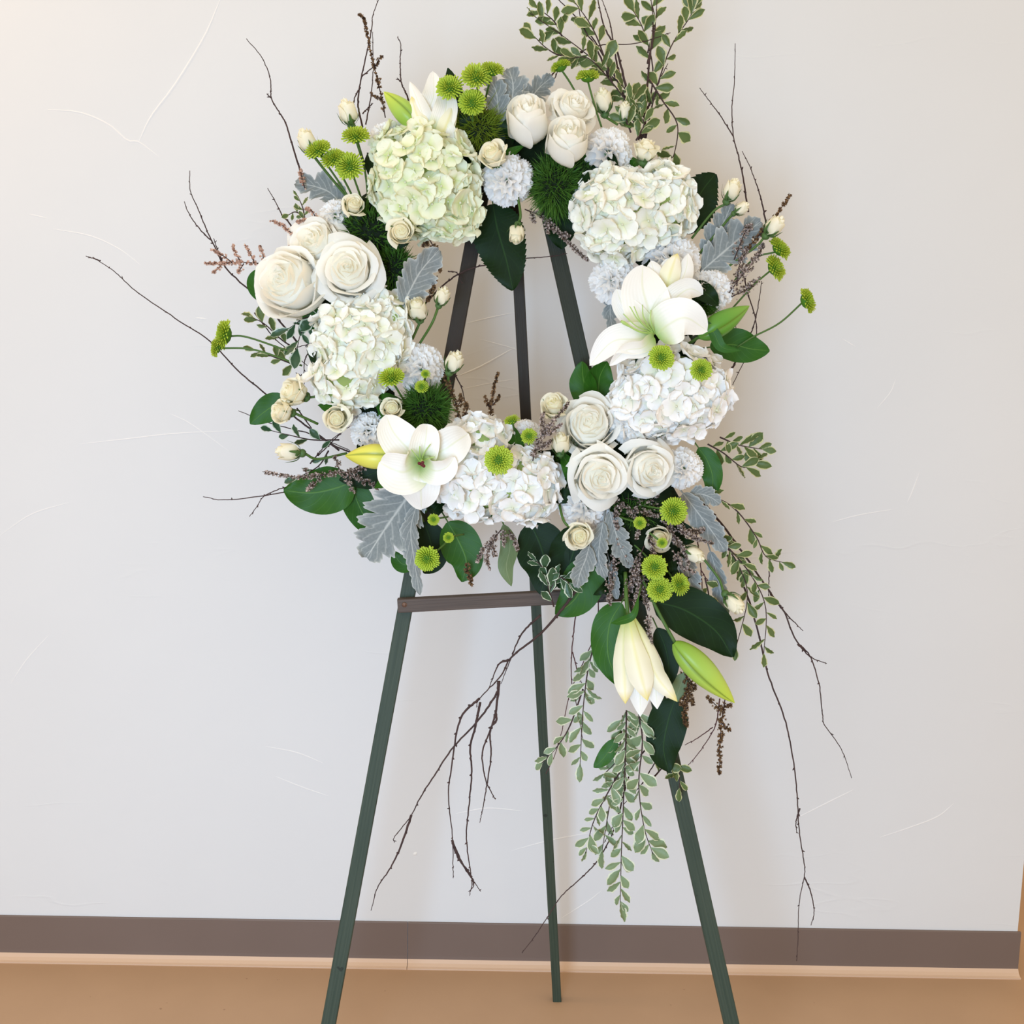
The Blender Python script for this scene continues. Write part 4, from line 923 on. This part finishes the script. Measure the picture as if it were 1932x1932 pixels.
T([[(800,575),(840,535),(880,510),(930,497),(985,488),(1040,484),(1070,478)],[(845,512),(862,515),(872,535)]],'thin twig crossing behind the easel legs inside the top of the ring')
T([[(848,672),(858,705),(872,735),(880,775)]],'small twig curving beside the left easel leg')
T([[(1412,400),(1402,335),(1392,290),(1384,258),(1381,205),(1386,150),(1387,82)],[(1384,258),(1360,220),(1338,190),(1320,166)]],'forked birch branch rising at the far upper right')
T([[(1445,420),(1437,380),(1428,350),(1415,315),(1400,285)]],'single birch twig right of the cream rosebuds at upper right')
T([[(1212,262),(1185,180),(1165,100),(1140,50),(1128,0),(1120,-15)],[(1205,255),(1168,160),(1110,60),(1055,0),(1045,-12)],[(1172,160),(1160,100),(1150,40),(1132,-10)],[(1150,150),(1125,90),(1100,50),(1088,-10)]],'dark birch branches fanning left at the top',r0=3.8)
T([[(1215,262),(1220,180),(1226,110),(1236,50),(1240,-12)],[(1222,120),(1232,60),(1228,-12)],[(1215,215),(1235,180),(1245,150),(1260,120)]],'dark upright birch branches at the top',r0=3.8)
T([[(1018,172),(1045,138),(1075,108),(1130,86),(1200,82),(1265,62)],[(1030,172),(1050,140),(1062,90)]],'thin birch twig crossing sideways behind the top sprigs')
T([[(1350,735),(1378,700),(1400,660),(1420,620),(1430,580),(1437,530)],[(1352,722),(1385,690),(1392,650),(1385,600)],[(1400,500),(1410,550),(1425,600),(1425,640),(1400,690),(1378,735)]],'looping birch twigs at the right behind the far button flower',r0=2.6)
T([[(1312,930),(1370,1000),(1410,1055),(1455,1120),(1480,1155),(1500,1205),(1528,1238),(1545,1290),(1552,1350),(1556,1368),(1588,1415),(1607,1468)],[(1505,1215),(1530,1240),(1560,1252)],[(1455,1125),(1490,1165),(1515,1190)],[(1453,1045),(1451,1090),(1450,1125)]],'long birch branch trailing furthest to the lower right',r0=2.8)
T([[(1320,985),(1380,1060),(1412,1130),(1432,1200),(1450,1275),(1480,1355),(1496,1430),(1504,1500),(1507,1560),(1516,1620),(1518,1650),(1508,1700),(1506,1760),(1503,1813)],[(1518,1655),(1530,1685),(1536,1720),(1530,1746)],[(1509,1525),(1502,1550),(1503,1572)]],'long birch branch hanging down right nearly to the baseboard',r0=2.6)
T([[(1095,1103),(1060,1150),(1020,1195),(965,1240),(945,1275),(905,1318),(899,1335)],
   [(905,1318),(875,1345),(862,1380),(853,1440),(846,1500),(853,1570),(855,1640),(855,1657)],
   [(853,1585),(865,1620),(890,1655),(886,1690)],[(854,1590),(870,1625),(893,1665),(888,1680)],
   [(940,1285),(936,1310),(900,1362),(855,1410),(815,1470),(790,1510),(775,1540),(745,1578),(744,1590)],
   [(776,1538),(755,1600),(735,1640),(712,1675),(700,1718)],
   [(906,1325),(897,1370),(887,1410),(890,1450),(886,1510),(880,1575),(887,1640),(893,1660),(907,1682)],
   [(942,1285),(936,1340),(925,1378),(910,1420),(916,1470),(930,1500),(935,1508)],
   [(935,1340),(936,1360),(925,1378),(926,1430),(917,1490),(910,1530),(905,1552)],
   [(1020,1160),(985,1195),(965,1240),(945,1290)],[(960,1245),(940,1255),(922,1300)]],'big branching birch spray hanging down left across the rear leg',r0=4.2,off=.08)
T([[(1098,1110),(1088,1150),(1080,1215),(1078,1280),(1090,1340),(1100,1400)],[(1130,1120),(1125,1190),(1100,1250),(1075,1310),(1060,1380),(1045,1430),(1030,1460)],[(1080,1230),(1092,1275),(1098,1290)]],'thin reddish twigs hanging right of the rear leg',r0=2.0,mt='twig_red')
T([[(1230,1400),(1190,1455),(1160,1560),(1130,1620),(1098,1655),(1060,1690),(1030,1735),(1010,1765),(985,1798)],[(1180,1480),(1165,1540),(1140,1590)],[(1235,1440),(1210,1480),(1175,1520)]],'thin twig slanting from the hanging sprigs down left to the baseboard',r0=2.0)
T([[(1358,1318),(1352,1360),(1342,1385),(1315,1425),(1290,1452)],[(1345,1372),(1320,1390),(1292,1406)]],'small forked twig right of the right easel leg',r0=1.8,mt='twig_red')
# ================================================================== heather and dried blossom
H=heather
H([[(500,498),(460,495),(425,497),(385,497)],[(480,495),(470,475),(463,462)],[(498,495),(495,478),(490,465)],[(455,495),(445,478),(440,460)],[(440,497),(420,482),(398,470)],[(460,497),(452,510),(448,515)],[(420,497),(410,508),(402,515)]],'pink heather spray pointing left from the big roses',W=5.5,dens=1.5)
H([[(565,452),(548,438),(530,424),(510,416)],[(560,460),(545,465)]],'small pink heather tip above the big left roses',W=6,dens=1.4)
H([[(600,425),(590,400),(575,392)],[(598,420),(580,415),(560,420)],[(575,355),(568,330),(567,320)]],'pink heather cluster beside the upper left carnation',W=7,dens=1.8)
H([[(727,222),(722,195),(712,150),(702,110),(692,60),(686,35),(676,26)],[(718,185),(708,182),(698,175)],[(708,125),(715,112),(722,105)],[(712,160),(718,150)]],'tall brown heather sprig standing at the top left',W=5,mt='heather_brown',dens=1.5,bs=2.3)
H([[(1400,480),(1440,435),(1465,405),(1492,366)]],'brown heather tip at the far upper right beside the rosebud',W=7,mt='heather_brown',dens=1.6)
H([[(1370,560),(1400,520),(1425,490),(1440,460)],[(1380,560),(1410,545),(1435,525)],[(1385,490),(1405,440),(1418,425)],[(1390,540),(1395,500),(1410,470)]],'brown blossom cluster at the upper right below the silver leaf',W=13,mt='heather_pale',dens=2.2)
H([[(925,800),(926,770),(930,740),(940,702)],[(927,770),(918,758),(915,745)],[(928,765),(938,755),(942,745)],[(930,795),(950,800),(965,798)],[(925,795),(905,790),(890,780)]],'upright brown blossom sprig at the inner bottom of the ring',W=5,mt='heather_brown',dens=2.0)
H([[(865,800),(862,770),(850,735),(840,705)],[(860,770),(870,755),(868,745)],[(870,800),(880,775),(878,760)],[(850,730),(838,712)]],'brown blossom sprig in front of the foot of the left leg inside the ring',W=8,mt='heather_brown',dens=2.2)
H([[(700,880),(660,890),(610,895),(560,900),(495,890)],[(650,890),(660,915),(668,928)],[(610,895),(590,915),(580,925)],[(640,885),(635,870),(632,862)],[(580,895),(575,885)],[(655,895),(680,905),(690,915)]],'pale brown blossom sprig pointing left at lower left',W=8,mt='heather_pale',dens=2.0)
H([[(1005,870),(1015,835),(1035,805),(1075,758)],[(1020,820),(1040,815),(1060,800)],[(1010,850),(1030,840),(1040,830)],[(1025,815),(1022,795),(1025,780)]],'pale wax blossom sprig left of the lower right roses',W=8,mt='heather_pale',dens=2.6,off=.13)
H([[(945,1000),(930,1020),(918,1050),(925,1075)],[(930,1020),(910,1040),(900,1060)],[(930,1030),(935,1050)],[(960,1000),(970,1020),(978,1040)],[(950,1000),(950,1030)]],'pale blossom sprig hanging under the bottom hydrangea',W=8,mt='heather_pale',dens=2.2)
H([[(880,1062),(882,1080),(888,1095),(890,1105)]],'tiny brown blossom tip on the bright green leaf',W=7,mt='heather_brown',dens=2.2)
H([[(990,395),(1025,410),(1050,435),(1080,465),(1110,492)],[(1030,415),(1035,440)],[(1000,400),(1010,420)],[(1060,440),(1075,445)]],'dark blossom sprig crossing the top of the right easel leg',W=8,mt='heather_pale',dens=2.0,off=.055)
H([[(812,455),(822,475),(826,500),(832,512)],[(808,455),(795,465)],[(825,520),(815,545),(806,570)]],'dark blossom sprig hanging beside the silver leaf inside the ring',W=8,mt='heather_brown',dens=2.2,off=.085)
H([[(1368,1318),(1362,1360),(1358,1410),(1357,1463)],[(1362,1335),(1380,1330)],[(1362,1365),(1378,1378)],[(1360,1340),(1345,1325),(1335,1315)]],'brown blossom sprig hanging right of the long lily bud',W=9,mt='heather_brown',dens=1.8)
H([[(1290,1260),(1300,1300),(1292,1340),(1296,1372)],[(1300,1280),(1312,1300)],[(1295,1310),(1285,1330)],[(1297,1300),(1308,1330)]],'dark brown blossom sprig hanging along the right easel leg top',W=10,mt='heather_brown',dens=2.4)
H([[(1180,940),(1230,950),(1260,990),(1275,1030)],[(1200,950),(1225,990)],[(1240,960),(1290,1000),(1330,1000)],[(1210,940),(1245,935)]],'pale wax blossom sprig under the lower right roses',W=12,mt='heather_pale',dens=2.0,off=.075)
H([[(1170,1010),(1160,1060),(1150,1110),(1150,1140)],[(1180,1040),(1195,1080),(1190,1120)],[(1200,1060),(1215,1110),(1222,1150)]],'pale wax blossom sprig hanging in the lower right cluster',W=13,mt='heather_pale',dens=2.0,off=.08)
H([[(1225,1010),(1232,1040),(1228,1060)],[(1270,1040),(1290,1070),(1310,1080)],[(1222,1160),(1224,1190),(1228,1220)]],'pale wax blossom tips between the lower right rosebuds',W=9,mt='heather_pale',dens=2.6,off=.10)
H([[(690,905),(705,915),(715,925)]],'tiny pale blossom sprig above the large silver leaf',W=6,mt='heather_pale',dens=2.4,off=.08)

H([[(1160,945),(1185,960),(1205,990),(1200,1020)],[(1185,960),(1215,965),(1240,975)],[(1170,950),(1160,975),(1165,1000)]],'pale wax blossom sprig on the dark fluff left of the highest lower right button flower',W=9,mt='heather_pale',dens=2.4,off=.085)
H([[(1215,1030),(1200,1075),(1205,1110),(1195,1150)],[(1205,1080),(1185,1100),(1180,1130)]],'pale wax blossom sprig left of the lowest green button flowers',W=10,mt='heather_pale',dens=2.2,off=.09)
H([[(1280,1000),(1310,1015),(1345,1025)],[(1270,1010),(1290,1040),(1300,1065)]],'pinkish blossom tip above the yellowish rosebud in the lower right cluster',W=8,mt='heather_pale',dens=2.6,off=.095)
T([[(1300,940),(1310,990),(1320,1050),(1325,1110),(1330,1160),(1328,1180)],[(1322,1075),(1335,1095),(1345,1105)]],'thin reddish twig hanging between the grey leaves at the lower right',r0=2.0,mt='twig_red',off=.05)
T([[(1275,1060),(1290,1100),(1300,1150),(1312,1200)],[(1292,1110),(1280,1130),(1276,1150)]],'short reddish twig right of the lowest green button flowers',r0=1.8,mt='twig_red',off=.05)
sprig([[(1330,1090),(1338,1130),(1335,1170)],[(1320,1100),(1310,1125),(1315,1150)]],[5,4],18,'small dark sprig among the grey leaves left of the lowest rosebud',off=.05)
